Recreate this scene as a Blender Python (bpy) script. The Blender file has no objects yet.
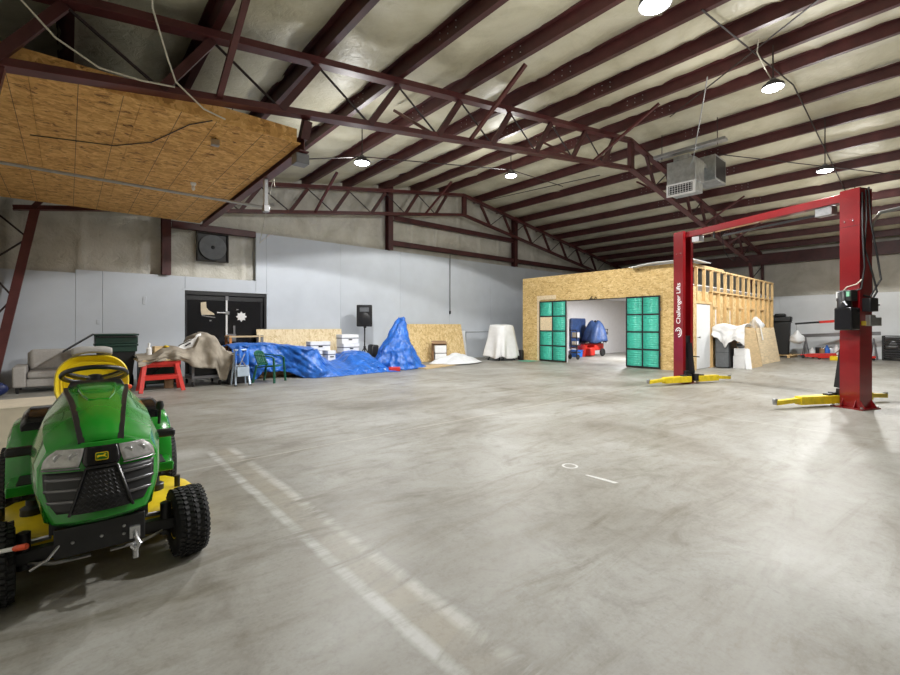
import bpy, math, random
from mathutils import Vector, Matrix, noise, Euler
random.seed(7)
SC = bpy.context.scene
COL = SC.collection
R = math.radians
ORD = ['first', 'second', 'third', 'fourth', 'fifth', 'sixth', 'seventh', 'eighth', 'ninth', 'tenth', 'eleventh', 'twelfth', 'thirteenth', 'fourteenth', 'fifteenth', 'sixteenth']

XL, XR, YF, YB, RX = -1.35, 25.0, -14.0, 13.6, 12.2
# ------------------------------------------------------------------ materials
def nt(name):
    m = bpy.data.materials.new(name); m.use_nodes = True
    t = m.node_tree; b = t.nodes['Principled BSDF']
    return m, t, b
def node(t, typ, **kw):
    n = t.nodes.new(typ)
    for k, v in kw.items():
        if k in n.inputs: n.inputs[k].default_value = v
        else: setattr(n, k, v)
    return n
def coords(t, scale=(1, 1, 1), rot=(0, 0, 0)):
    c = node(t, 'ShaderNodeTexCoord'); m = node(t, 'ShaderNodeMapping')
    m.inputs['Scale'].default_value = scale; m.inputs['Rotation'].default_value = rot
    t.links.new(c.outputs['Object'], m.inputs['Vector'])
    return m.outputs['Vector']
def ramp(t, fac, stops):
    r = node(t, 'ShaderNodeValToRGB'); e = r.color_ramp.elements
    while len(e) < len(stops): e.new(.5)
    for i, (p, c) in enumerate(stops):
        e[i].position = p; e[i].color = (c[0], c[1], c[2], 1)
    t.links.new(fac, r.inputs['Fac'])
    return r.outputs['Color']
def mixc(t, fac, a, b, mode='MIX'):
    n = node(t, 'ShaderNodeMix', data_type='RGBA', blend_type=mode)
    for i, v in ((0, fac), (6, a), (7, b)):
        if hasattr(v, 'links'): t.links.new(v, n.inputs[i])
        else: n.inputs[i].default_value = v if i == 0 else (v[0], v[1], v[2], 1)
    return n.outputs[2]
def bump(t, b, fac, strength=.3, dist=.02):
    n = node(t, 'ShaderNodeBump'); n.inputs['Strength'].default_value = strength; n.inputs['Distance'].default_value = dist
    t.links.new(fac, n.inputs['Height']); t.links.new(n.outputs['Normal'], b.inputs['Normal'])
def mat(name, col, rough=.5, metal=0, var=.12, scale=8, bmp=0, bscale=None, coat=0, spec=None, stretch=(1, 1, 1)):
    m, t, b = nt(name)
    v = coords(t, stretch)
    n = node(t, 'ShaderNodeTexNoise', Scale=scale, Detail=4.0, Roughness=.6); t.links.new(v, n.inputs['Vector'])
    lo = tuple(c * (1 - var) for c in col); hi = tuple(min(1, c * (1 + var)) for c in col)
    t.links.new(ramp(t, n.outputs['Fac'], [(.3, lo), (.7, hi)]), b.inputs['Base Color'])
    b.inputs['Roughness'].default_value = rough; b.inputs['Metallic'].default_value = metal
    b.inputs['Coat Weight'].default_value = coat
    if spec is not None: b.inputs['Specular IOR Level'].default_value = spec
    if bmp:
        n2 = node(t, 'ShaderNodeTexNoise', Scale=bscale or scale * 4, Detail=5.0); t.links.new(v, n2.inputs['Vector'])
        bump(t, b, n2.outputs['Fac'], bmp)
    return m
def emis(name, col, st):
    m, t, b = nt(name)
    b.inputs['Base Color'].default_value = (*col, 1)
    b.inputs['Emission Color'].default_value = (*col, 1); b.inputs['Emission Strength'].default_value = st
    return m
def osb(name, stops, scale=9, stretch=(1, 1, 1), rough=.75):
    m, t, b = nt(name)
    v = coords(t, stretch)
    nz = node(t, 'ShaderNodeTexNoise', Scale=6.0, Detail=3.0); t.links.new(v, nz.inputs['Vector'])
    add = node(t, 'ShaderNodeVectorMath', operation='MULTIPLY_ADD')
    t.links.new(nz.outputs['Color'], add.inputs[0]); add.inputs[1].default_value = (.25, .25, .25); t.links.new(v, add.inputs[2])
    vo = node(t, 'ShaderNodeTexVoronoi', Scale=scale); t.links.new(add.outputs[0], vo.inputs['Vector'])
    vo2 = node(t, 'ShaderNodeTexVoronoi', Scale=scale * 2.3); t.links.new(add.outputs[0], vo2.inputs['Vector'])
    sep = node(t, 'ShaderNodeSeparateColor'); t.links.new(vo.outputs['Color'], sep.inputs[0])
    sep2 = node(t, 'ShaderNodeSeparateColor'); t.links.new(vo2.outputs['Color'], sep2.inputs[0])
    md = node(t, 'ShaderNodeMath', operation='MULTIPLY_ADD'); t.links.new(sep.outputs[0], md.inputs[0]); md.inputs[1].default_value = .55
    m3 = node(t, 'ShaderNodeMath', operation='MULTIPLY'); t.links.new(sep2.outputs[1], m3.inputs[0]); m3.inputs[1].default_value = .45
    t.links.new(m3.outputs[0], md.inputs[2])
    t.links.new(ramp(t, md.outputs[0], stops), b.inputs['Base Color'])
    b.inputs['Roughness'].default_value = rough
    bump(t, b, md.outputs[0], .25, .01)
    return m

STEEL = mat('red_oxide_steel', (.072, .019, .019), .45, 0, .3, 3)
STEEL2 = mat('red_oxide_chord', (.105, .026, .025), .42, 0, .25, 3)
ROD = mat('dark_rod', (.03, .018, .018), .5)
OSBC = osb('osb_ceiling', [(.0, (.12, .045, .010)), (.2, (.52, .26, .065)), (.6, (.70, .38, .11)), (1, (.86, .54, .21))], 9, (1, 1.5, 1))
OSBW = osb('osb_wall', [(.0, (.30, .17, .05)), (.25, (.55, .36, .13)), (.6, (.68, .48, .20)), (1, (.82, .64, .34))], 12, (1, 1, 2))
OSBP = osb('pale_osb_sheet', [(.0, (.52, .38, .18)), (.3, (.72, .57, .34)), (.6, (.80, .66, .43)), (1, (.86, .74, .53))], 10, (1.6, 1, 1))
OSBL = osb('osb_sheet', [(.0, (.38, .24, .09)), (.3, (.60, .42, .18)), (.6, (.72, .54, .27)), (1, (.82, .67, .40))], 12, (1.6, 1, 1))
PLY = mat('plywood', (.62, .46, .26), .65, 0, .16, 3, .1, stretch=(1, 6, 6))
PLYP = mat('pale_plywood', (.72, .58, .38), .65, 0, .18, 3, .1, stretch=(1, 6, 6))
PINE = mat('pine_stud', (.72, .50, .24), .65, 0, .18, 4, .1, stretch=(5, 5, 1))
CRATE = mat('weathered_plywood', (.62, .55, .43), .7, 0, .15, 3, .1)
GREEN = mat('green_paint', (.012, .26, .018), .22, 0, .08, 6, coat=.6)
YEL = mat('yellow_vinyl', (.82, .62, .01), .4, 0, .06, 8)
YELP = mat('yellow_paint', (.80, .58, .01), .35, 0, .12, 6)
YELL = mat('lift_arm_yellow', (.80, .60, .015), .4, 0, .18, 8)
BLK = mat('black_plastic', (.012, .012, .014), .4, 0, .2, 10)
BLKG = mat('black_gloss', (.010, .010, .012), .18, 0, .2, 10)
RUB = mat('tire_rubber', (.016, .016, .017), .75, 0, .3, 20)
GREY = mat('grey_plastic', (.17, .17, .18), .4)
LENS = mat('headlight_lens', (.44, .44, .43), .12, .3, .25, 22, .25, 60, coat=1)
SILV = mat('silver_trim', (.55, .56, .58), .25, .8, .1)
ZINC = mat('zinc_steel', (.45, .45, .46), .35, .9, .15, 12)
DUCT = mat('galvanised_duct', (.50, .52, .52), .32, .85, .25, 5)
RED = mat('lift_red', (.22, .004, .007), .28, 0, .12, 4, coat=.5)
REDB = mat('bright_red', (.62, .03, .02), .4)
WHITE = mat('white_plastic', (.82, .82, .82), .5, 0, .05)
WHITEC = mat('white_cloth', (.80, .80, .80), .85, 0, .06, 5, .25, 10)
WPLAST = mat('white_sheeting', (.78, .80, .82), .3, 0, .06, 5, .25, 10)
WDOOR = mat('white_door', (.80, .82, .84), .4, 0, .03)
BOXW = mat('white_cardboard', (.80, .80, .80), .7, 0, .05)
CARD = mat('brown_cardboard', (.36, .22, .12), .8, 0, .12)
BLUE = mat('blue_tarp', (.025, .14, .54), .30, 0, .35, 6, 1.0, 11)
BLUED = mat('dark_blue_cover', (.03, .07, .20), .5, 0, .3, 6, .5, 10)
NAVY = mat('navy_bag', (.01, .02, .10), .5)
CANV = mat('canvas_drop_cloth', (.33, .29, .235), .9, 0, .14, 6, .4, 14)
COUCH = mat('grey_upholstery', (.42, .40, .38), .95, 0, .08, 30, .15, 200)
DGREEN = mat('green_garden_plastic', (.01, .10, .055), .35)
BIN = mat('dark_green_bin', (.012, .04, .028), .4)
BINB = mat('black_bin', (.010, .011, .012), .45)
TEAL = mat('teal_pane', (.06, .50, .37), .35, 0, .15, 14)
LAD = mat('pale_blue_aluminium', (.50, .60, .72), .35, .4)
GREYS = mat('grey_board', (.14, .15, .16), .55, 0, .15)
ORNG = mat('orange_tip', (.85, .10, .03), .45)
ORNW = mat('orange_post', (.55, .20, .04), .5)
BEIGE = mat('beige_cutout', (.66, .56, .40), .6)
CABLEW = mat('white_cable', (.62, .58, .48), .5)
CABLEB = mat('black_cable', (.012, .012, .014), .45)
COND = mat('galvanised_conduit', (.42, .43, .44), .35, .7)
LAMPB = mat('lamp_housing', (.05, .05, .055), .4)
LAMPE = emis('lamp_diffuser', (.93, .97, 1), 40)
WALLI = mat('interior_white', (.80, .80, .82), .6, 0, .03)
GRILLM = mat('grille_mesh', (.013, .013, .014), .5)

def floor_mat():
    m, t, b = nt('polished_concrete')
    v = coords(t)
    v.node.inputs['Location'].default_value = ((XL + XR) / 2, (YF + YB + .2) / 2, 0)
    n1 = node(t, 'ShaderNodeTexNoise', Scale=.55, Detail=6.0, Roughness=.62, Distortion=.6); t.links.new(v, n1.inputs['Vector'])
    n2 = node(t, 'ShaderNodeTexNoise', Scale=3.2, Detail=8.0, Roughness=.7, Distortion=.8); t.links.new(v, n2.inputs['Vector'])
    n3 = node(t, 'ShaderNodeTexNoise', Scale=60.0, Detail=3.0); t.links.new(v, n3.inputs['Vector'])
    c1 = ramp(t, n1.outputs['Fac'], [(.25, (.18, .165, .135)), (.42, (.30, .287, .255)), (.56, (.365, .36, .335)), (.75, (.47, .47, .455))])
    c2 = ramp(t, n2.outputs['Fac'], [(.25, (.55, .52, .47)), (.5, (.95, .95, .94)), (.72, (1.0, 1.0, 1.0))])
    c = mixc(t, .75, c1, c2, 'MULTIPLY')
    vm = coords(t, (.5, 1.9, 1), (0, 0, R(35)))
    n4 = node(t, 'ShaderNodeTexNoise', Scale=1.5, Detail=7.0, Roughness=.68, Distortion=1.4); t.links.new(vm, n4.inputs['Vector'])
    c4 = ramp(t, n4.outputs['Fac'], [(.30, (.62, .585, .51)), (.45, (.90, .885, .855)), (.56, (1, 1, 1)), (.66, (1.0, 1.0, 1.0))])
    c = mixc(t, .95, c, c4, 'MULTIPLY')
    c3 = ramp(t, n3.outputs['Fac'], [(.3, (.86, .86, .86)), (.6, (1, 1, 1))])
    c = mixc(t, .5, c, c3, 'MULTIPLY')
    sx = node(t, 'ShaderNodeSeparateXYZ'); t.links.new(v, sx.inputs[0])
    def band(out, pos, half, soft, wob=.05):
        w = node(t, 'ShaderNodeMath', operation='MULTIPLY_ADD'); t.links.new(n2.outputs['Fac'], w.inputs[0]); w.inputs[1].default_value = wob * 2
        t.links.new(out, w.inputs[2])
        s = node(t, 'ShaderNodeMath', operation='SUBTRACT'); t.links.new(w.outputs[0], s.inputs[0]); s.inputs[1].default_value = pos + wob
        a = node(t, 'ShaderNodeMath', operation='ABSOLUTE'); t.links.new(s.outputs[0], a.inputs[0])
        r = node(t, 'ShaderNodeMapRange'); r.inputs['From Min'].default_value = half + soft; r.inputs['From Max'].default_value = half
        t.links.new(a.outputs[0], r.inputs['Value'])
        return r.outputs['Result']
    def lim(out, lo, hi):
        r = node(t, 'ShaderNodeMapRange'); r.inputs['From Min'].default_value = lo; r.inputs['From Max'].default_value = hi
        t.links.new(out, r.inputs['Value']); return r.outputs['Result']
    def mul(a, k):
        n = node(t, 'ShaderNodeMath', operation='MULTIPLY'); t.links.new(a, n.inputs[0])
        if hasattr(k, 'links'): t.links.new(k, n.inputs[1])
        else: n.inputs[1].default_value = k
        return n.outputs[0]
    X, Y = sx.outputs['X'], sx.outputs['Y']
    brk = lim(n4.outputs['Fac'], .40, .58)
    # the patched trench: two pale skim edges with a browner patch between them
    yl = lim(Y, 5.35, 5.15)
    c = mixc(t, mul(mul(band(X, 1.27, .07, .05, .03), mul(yl, brk)), .40), c, (.40, .345, .25))
    c = mixc(t, mul(mul(band(X, 1.145, .018, .03, .02), mul(yl, brk)), .70), c, (.60, .61, .60))
    c = mixc(t, mul(mul(band(X, 1.36, .015, .04, .03), mul(yl, brk)), .6), c, (.60, .60, .58))
    xl = lim(X, 1.25, 1.0)
    c = mixc(t, mul(mul(band(Y, 5.35, .05, .20, .05), xl), .4), c, (.62, .63, .62))
    c = mixc(t, mul(band(Y, 4.72, .004, .02, .01), .35), c, (.60, .57, .50))
    c = mixc(t, mul(band(Y, 10.85, .004, .02, .01), .3), c, (.26, .25, .22))
    c = mixc(t, mul(band(X, 7.3, .004, .02, .01), .3), c, (.58, .57, .52))
    vs = node(t, 'ShaderNodeTexVoronoi', Scale=2.2); t.links.new(v, vs.inputs['Vector'])
    c = mixc(t, lim(vs.outputs['Distance'], .022, .012), c, (.09, .085, .075))
    vs2 = node(t, 'ShaderNodeTexNoise', Scale=26.0, Detail=6.0, Roughness=.75); t.links.new(v, vs2.inputs['Vector'])
    c = mixc(t, .55, c, ramp(t, vs2.outputs['Fac'], [(.32, (.72, .70, .66)), (.5, (1, 1, 1)), (.7, (1, 1, 1))]), 'MULTIPLY')
    t.links.new(c, b.inputs['Base Color'])
    rr = node(t, 'ShaderNodeMapRange'); rr.inputs['To Min'].default_value = .36; rr.inputs['To Max'].default_value = .60
    t.links.new(n2.outputs['Fac'], rr.inputs['Value']); t.links.new(rr.outputs['Result'], b.inputs['Roughness'])
    bump(t, b, n2.outputs['Fac'], .06, .01)
    return m
def insul_mat(name, stops, scale=1.2, bs=.35, stretch=(1, 1, 1)):
    m, t, b = nt(name)
    v = coords(t, stretch)
    n1 = node(t, 'ShaderNodeTexNoise', Scale=scale, Detail=6.0, Roughness=.65, Distortion=.5); t.links.new(v, n1.inputs['Vector'])
    n2 = node(t, 'ShaderNodeTexNoise', Scale=scale * 6, Detail=4.0, Roughness=.6, Distortion=1.2); t.links.new(v, n2.inputs['Vector'])
    t.links.new(ramp(t, n1.outputs['Fac'], stops), b.inputs['Base Color'])
    b.inputs['Roughness'].default_value = .45
    bump(t, b, n2.outputs['Fac'], bs, .05)
    return m
FLOOR = floor_mat()
INS = insul_mat('roof_insulation', [(.25, (.45, .42, .29)), (.5, (.63, .595, .45)), (.75, (.74, .71, .57))], 1.0, .35)
INSW = insul_mat('wall_insulation', [(.25, (.46, .44, .37)), (.5, (.62, .60, .53)), (.75, (.74, .72, .66))], 1.1, .6)
WALLG = mat('grey_wall_paint', (.56, .60, .655), .5, 0, .05, 1.2, .05, 30)
WALLR = mat('pale_wall_paint', (.74, .77, .79), .5, 0, .05, 1.2)
DARK = mat('dark_lining', (.05, .045, .04), .9)

# ------------------------------------------------------------------ mesh builder
class MB:
    def __init__(s): s.v = []; s.f = []
    def add(s, vs, fs, M=None):
        o = len(s.v)
        s.v += [tuple(M @ Vector(p)) if M else tuple(p) for p in vs]
        s.f += [tuple(i + o for i in f) for f in fs]
        return s
    def box(s, c, d, rot=None):
        x, y, z = (k / 2 for k in d)
        vs = [(-x, -y, -z), (x, -y, -z), (x, y, -z), (-x, y, -z), (-x, -y, z), (x, -y, z), (x, y, z), (-x, y, z)]
        M = Matrix.Translation(c)
        if rot: M = M @ Euler(rot).to_matrix().to_4x4()
        return s.add(vs, [(0, 3, 2, 1), (4, 5, 6, 7), (0, 1, 5, 4), (1, 2, 6, 5), (2, 3, 7, 6), (3, 0, 4, 7)], M)
    def ab(s, a, b): return s.box([(p + q) / 2 for p, q in zip(a, b)], [abs(q - p) for p, q in zip(a, b)])
    def bar(s, p, q, w, h, up=(0, 0, 1)):
        p, q = Vector(p), Vector(q); d = (q - p)
        L = d.length; y = d.normalized(); u = Vector(up)
        x = y.cross(u)
        if x.length < 1e-4: x = y.cross(Vector((0, 1, 0)))
        x.normalize(); z = x.cross(y)
        M = Matrix((x, y, z)).transposed().to_4x4(); M.translation = (p + q) / 2
        a, b, c = w / 2, L / 2, h / 2
        vs = [(-a, -b, -c), (a, -b, -c), (a, b, -c), (-a, b, -c), (-a, -b, c), (a, -b, c), (a, b, c), (-a, b, c)]
        return s.add(vs, [(0, 3, 2, 1), (4, 5, 6, 7), (0, 1, 5, 4), (1, 2, 6, 5), (2, 3, 7, 6), (3, 0, 4, 7)], M)
    def tube(s, pts, r, seg=8):
        pts = [Vector(p) for p in pts]; n = len(pts); rings = []
        rr = r if isinstance(r, (list, tuple)) else [r] * n
        up = None
        for i, p in enumerate(pts):
            d = (pts[min(i + 1, n - 1)] - pts[max(i - 1, 0)]).normalized()
            if up is None: up = d.orthogonal().normalized()
            up = (up - d * up.dot(d)).normalized(); w = d.cross(up)
            rings.append([p + (up * math.cos(a) + w * math.sin(a)) * rr[i] for a in (2 * math.pi * k / seg for k in range(seg))])
        return s.loft(rings)
    def loft(s, rings, cap=True, closed=True):
        n = len(rings[0]); vs = [tuple(p) for r in rings for p in r]; fs = []
        for i in range(len(rings) - 1):
            for k in range(n if closed else n - 1):
                a, b = i * n + k, i * n + (k + 1) % n
                fs.append((a, b, b + n, a + n))
        if cap and closed:
            fs.append(tuple(range(n - 1, -1, -1))); fs.append(tuple((len(rings) - 1) * n + k for k in range(n)))
        return s.add(vs, fs)
    def lathe(s, prof, c=(0, 0, 0), axis='Z', seg=24):
        rings = []
        for r, h in prof:
            ring = []
            for k in range(seg):
                a = 2 * math.pi * k / seg; x, y = r * math.cos(a), r * math.sin(a)
                p = {'Z': (x, y, h), 'X': (h, x, y), 'Y': (y, h, x)}[axis]
                ring.append((c[0] + p[0], c[1] + p[1], c[2] + p[2]))
            rings.append(ring)
        return s.loft(rings)
    def prism(s, poly, a, b, axis='Z', M=None):
        def P(u, v, w): return {'Z': (u, v, w), 'Y': (u, w, v), 'X': (w, u, v)}[axis]
        n = len(poly)
        vs = [P(u, v, a) for u, v in poly] + [P(u, v, b) for u, v in poly]
        fs = [tuple(range(n - 1, -1, -1)), tuple(range(n, 2 * n))] + [(i, (i + 1) % n, (i + 1) % n + n, i + n) for i in range(n)]
        return s.add(vs, fs, M)
    def grid(s, fn, nu, nv):
        vs = [fn(i / nu, j / nv) for j in range(nv + 1) for i in range(nu + 1)]
        fs = [(j * (nu + 1) + i, j * (nu + 1) + i + 1, (j + 1) * (nu + 1) + i + 1, (j + 1) * (nu + 1) + i) for j in range(nv) for i in range(nu)]
        return s.add(vs, fs)
    def ball(s, c, r, seg=16, rings=10):
        if not isinstance(r, (tuple, list)): r = (r, r, r)
        rs = []
        for i in range(rings + 1):
            t = math.pi * i / rings; k = max(math.sin(t), .02)
            rs.append([(c[0] + r[0] * k * math.cos(a), c[1] + r[1] * k * math.sin(a), c[2] - r[2] * math.cos(t)) for a in (2 * math.pi * q / seg for q in range(seg))])
        return s.loft(rs)
    def build(s, name, m, parent=None, bevel=0, solid=0, sub=0, ang=38, seg=2, recalc=True):
        off = Vector((0, 0, 0))
        if parent is None:
            lo = [min(p[i] for p in s.v) for i in range(3)]; hi = [max(p[i] for p in s.v) for i in range(3)]
            off = Vector(((lo[0] + hi[0]) / 2, (lo[1] + hi[1]) / 2, lo[2]))
        me = bpy.data.meshes.new(name)
        me.from_pydata([tuple(Vector(p) - off) for p in s.v], [], s.f)
        if recalc:
            import bmesh
            bm = bmesh.new(); bm.from_mesh(me); bmesh.ops.recalc_face_normals(bm, faces=bm.faces); bm.to_mesh(me); bm.free()
        me.materials.append(m)
        me.polygons.foreach_set('use_smooth', [True] * len(me.polygons))
        me.set_sharp_from_angle(angle=R(ang))
        o = bpy.data.objects.new(name, me); COL.objects.link(o); o.location = off
        if parent is not None: o.parent = parent
        if solid:
            k = o.modifiers.new('thickness', 'SOLIDIFY'); k.thickness = solid; k.offset = 0
        if bevel:
            k = o.modifiers.new('edges', 'BEVEL'); k.width = bevel; k.segments = seg; k.limit_method = 'ANGLE'; k.angle_limit = R(40)
        if sub:
            k = o.modifiers.new('smooth', 'SUBSURF'); k.levels = sub; k.render_levels = sub
        return o

def tag(o, label, cat, group=None, kind=None):
    o['label'] = label; o['category'] = cat
    if group: o['group'] = group
    if kind: o['kind'] = kind
    return o
def thing(name, label, cat, loc=(0, 0, 0), rz=0, group=None, kind=None, scale=None):
    o = bpy.data.objects.new(name, None); COL.objects.link(o); o.empty_display_size = .1
    o.location = loc; o.rotation_euler = (0, 0, rz)
    return tag(o, label, cat, group, kind)
def copy_tree(o, loc, rz=None, label=None, parent=None):
    c = o.copy(); COL.objects.link(c)
    if parent is None:
        c.location = loc
        if rz is not None: c.rotation_euler = (0, 0, rz)
        c['label'] = label
    else: c.parent = parent
    for ch in list(o.children): copy_tree(ch, None, parent=c)
    return c
def fbm(p, sc, seed=0, o=3):
    v = Vector(p) * sc + Vector((seed * 7.3, seed * 3.1, seed * 1.7))
    return noise.fractal(v, 1.0, 2.1, o)
def ridge(p, sc, seed=0):
    v = Vector(p) * sc + Vector((seed * 5.1, seed * 2.3, seed * 9.7))
    return 1 - abs(noise.noise(v)) * 2
def sst(a, b, x):
    t = max(0, min(1, (x - a) / (b - a))); return t * t * (3 - 2 * t)
def lerp_tab(tab, x):
    if x <= tab[0][0]: return tab[0][1]
    for (a, p), (b, q) in zip(tab, tab[1:]):
        if x <= b:
            t = (x - a) / (b - a); t = t * t * (3 - 2 * t); return p + (q - p) * t
    return tab[-1][1]

# ------------------------------------------------------------------ the building
def ztc(x): return 6.68 - .152 * abs(x - RX)          # centre of the trusses' top chords
def struct(name, mb, m, label, cat, **k): return tag(mb.build(name, m, None, **k), label, cat, kind='structure')
struct('floor', MB().ab((XL - .2, YF - .2, -.1), (XR + .2, YB + .4, 0)), FLOOR, 'worn grey polished concrete floor of the whole workshop', 'floor')
def roof(u, v):
    x = XL - .3 + (XR + .3 - XL + .3) * u; y = YF - .2 + (YB + .5 - YF + .2) * v
    return (x, y, ztc(x) + .36 - .11 * math.sin(math.pi * (((abs(x - RX) - .95) / 1.41) % 1.0)) ** .8 + .03 * fbm((x, y, 0), .9, 3) + .025 * ridge((x * .4, y * 1.4, 0), 1.2, 4) - .018 * math.exp(-(((y % 1.22) - .61) / .04) ** 2))
struct('ceiling', MB().grid(roof, 260, 300), INS, 'underside of the gabled roof lined with pale yellowish insulation', 'ceiling', solid=.06, ang=80)
# end wall with painted panels below and insulation above
def gable(u, v):
    x = XL - .3 + (XR - XL + .6) * u; z = (ztc(x) + .4) * v
    seam = .07 * math.exp(-((((x + .4) % 1.22) - .61) / .05) ** 2)
    return (x, YB + .22 - .05 * fbm((x, 0, z), 1.6, 5) - seam * (1 if z > 2.5 else 0), z)
struct('wall_back', MB().grid(gable, 330, 60), INSW, 'insulated upper end wall above the grey painted panels', 'wall', ang=80)
pan = MB()
for a, b, top in ((XL, .12, 2.6), (.125, .62, 2.68), (.625, 2.36, 2.68), (4.49, 6.9, 4.1), (6.905, 9.3, 4.1), (9.305, 11.7, 4.1), (11.705, 14.1, 4.1), (14.105, 16.5, 4.1), (16.505, 25, 4.1)):
    pan.ab((a, YB, 0), (b, YB + .12, top))
pan.ab((2.365, YB, 2.31), (4.18, YB + .12, 2.68)); pan.ab((4.185, YB, 2.31), (4.487, YB + .12, 4.1))
struct('wall_back_panelling', pan, WALLG, 'blue grey painted plywood panelling on the end wall behind the tarps', 'wall', bevel=.004)
struct('trim_1', MB().ab((2.3, YB - .015, 2.31), (4.56, YB, 2.36)), WALLG, 'thin grey painted rail over the black double door', 'trim')
# eave walls and the wall behind
def eave(u, v):
    y = YF + (YB + .4 - YF) * u; z = 2.6 + 2.6 * v
    return (XR + .16 - .04 * fbm((0, y, z), 1.6, 6) - .03 * math.exp(-(((y % .95) - .47) / .05) ** 2), y, z)
struct('wall_right', MB().grid(eave, 200, 14), INSW, 'insulated upper side wall above the pale panels', 'wall', ang=80)
p2 = MB()
for k in range(12): p2.ab((XR, YF + 2.44 * k, 0), (XR + .14, YF + 2.44 * k + 2.435, 2.72))
struct('wall_right_panelling', p2, WALLR, 'pale grey painted panelling on the side wall behind the lift', 'wall', bevel=.004)
struct('trim_2', MB().ab((XR - .25, YF, 4.24), (XR + .1, YB, 4.75)), STEEL, 'dark red eave beam along the top of the side wall', 'beam')
struct('wall_left', MB().ab((XL - .3, YF, 0), (XL - .16, YB + .3, 5)), INSW, 'insulated side wall beside the green tractor', 'wall')
struct('wall_front', MB().ab((XL - .3, YF - .2, 0), (XR + .3, YF, 7)), INSW, 'insulated end wall opposite the tarps', 'wall')
# posts and girts of the end wall
for x, z0, lab in ((1.93, 2.68, 'dark red wall post above the black door'), (8.82, 4.1, 'dark red wall post above the speaker'), (15.7, 4.1, 'dark red wall post above the OSB room corner')):
    top = ztc(x) + .25
    tag(MB().ab((x - .1, YB - .12, z0), (x + .1, YB - .11, top)).ab((x - .1, YB + .1, z0), (x + .1, YB + .11, top)).ab((x - .008, YB - .12, z0), (x + .008, YB + .1, top)).build('wall_post', STEEL), lab, 'post', 'posts of the end wall')
for a, b, z, lab in ((2.05, 4.16, 4.03, 'short dark red wall rail above the louvred fan'), (8.95, 15.6, 4.38, 'dark red wall rail just above the grey panelling'), (9.0, 15.6, 5.3, 'upper dark red wall rail under the far truss'), (15.82, 24.9, 4.38, 'dark red wall rail running towards the dark corner')):
    tag(MB().ab((a, YB - .06, z - .09), (b, YB - .05, z + .09)).ab((a, YB - .06, z - .09), (b, YB + .1, z - .08)).ab((a, YB - .06, z + .08), (b, YB + .1, z + .09)).build('wall_girt', STEEL), lab, 'rail', 'rails of the end wall')

bt_ = MB().ball((0, 0, 0), .011, 6, 4).build('lap_bolt', ZINC)
LAPB = bt_.data; bpy.data.objects.remove(bt_)
# purlins: Z sections running the length of the building
PUR = []
def purlin(x, side, k):
    zb = ztc(x) + .07; s = 1 if x > RX else -1
    w, h, th = .085, .24, .014
    prof = [(-th / 2, 0), (w, 0), (w, .025), (w - th, .025), (w - th, th), (th / 2, th), (th / 2, h), (-w, h), (-w, h - .025), (-w + th, h - .025), (-w + th, h - th), (-th / 2, h - th)]
    prof = [(x + u, zb + v) for u, v in prof]
    m = MB().prism(prof, YF, YB + .1, 'Y')
    where = 'slope above the tractor' if side < 0 else 'slope above the lift'
    o = tag(m.build('roof_purlin', STEEL), 'dark red steel roof purlin, %s from the ridge on the %s' % (ORD[k], where), 'roof beam', 'roof purlins')
    if (side < 0 and k < 6) or (side > 0 and k < 5):
        for y in (4.72, 4.9, 5.08, 7.35, 7.53, 7.71):
            for dz in (.07, .17):
                c = bpy.data.objects.new('lap_bolt', LAPB); COL.objects.link(c); c.parent = o
                c.location = Vector((x - .014, y, zb + dz)) - o.location
for k in range(10): purlin(RX - .95 - 1.41 * k, -1, k)
for k in range(9): purlin(RX + .95 + 1.41 * k, 1, k)

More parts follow.
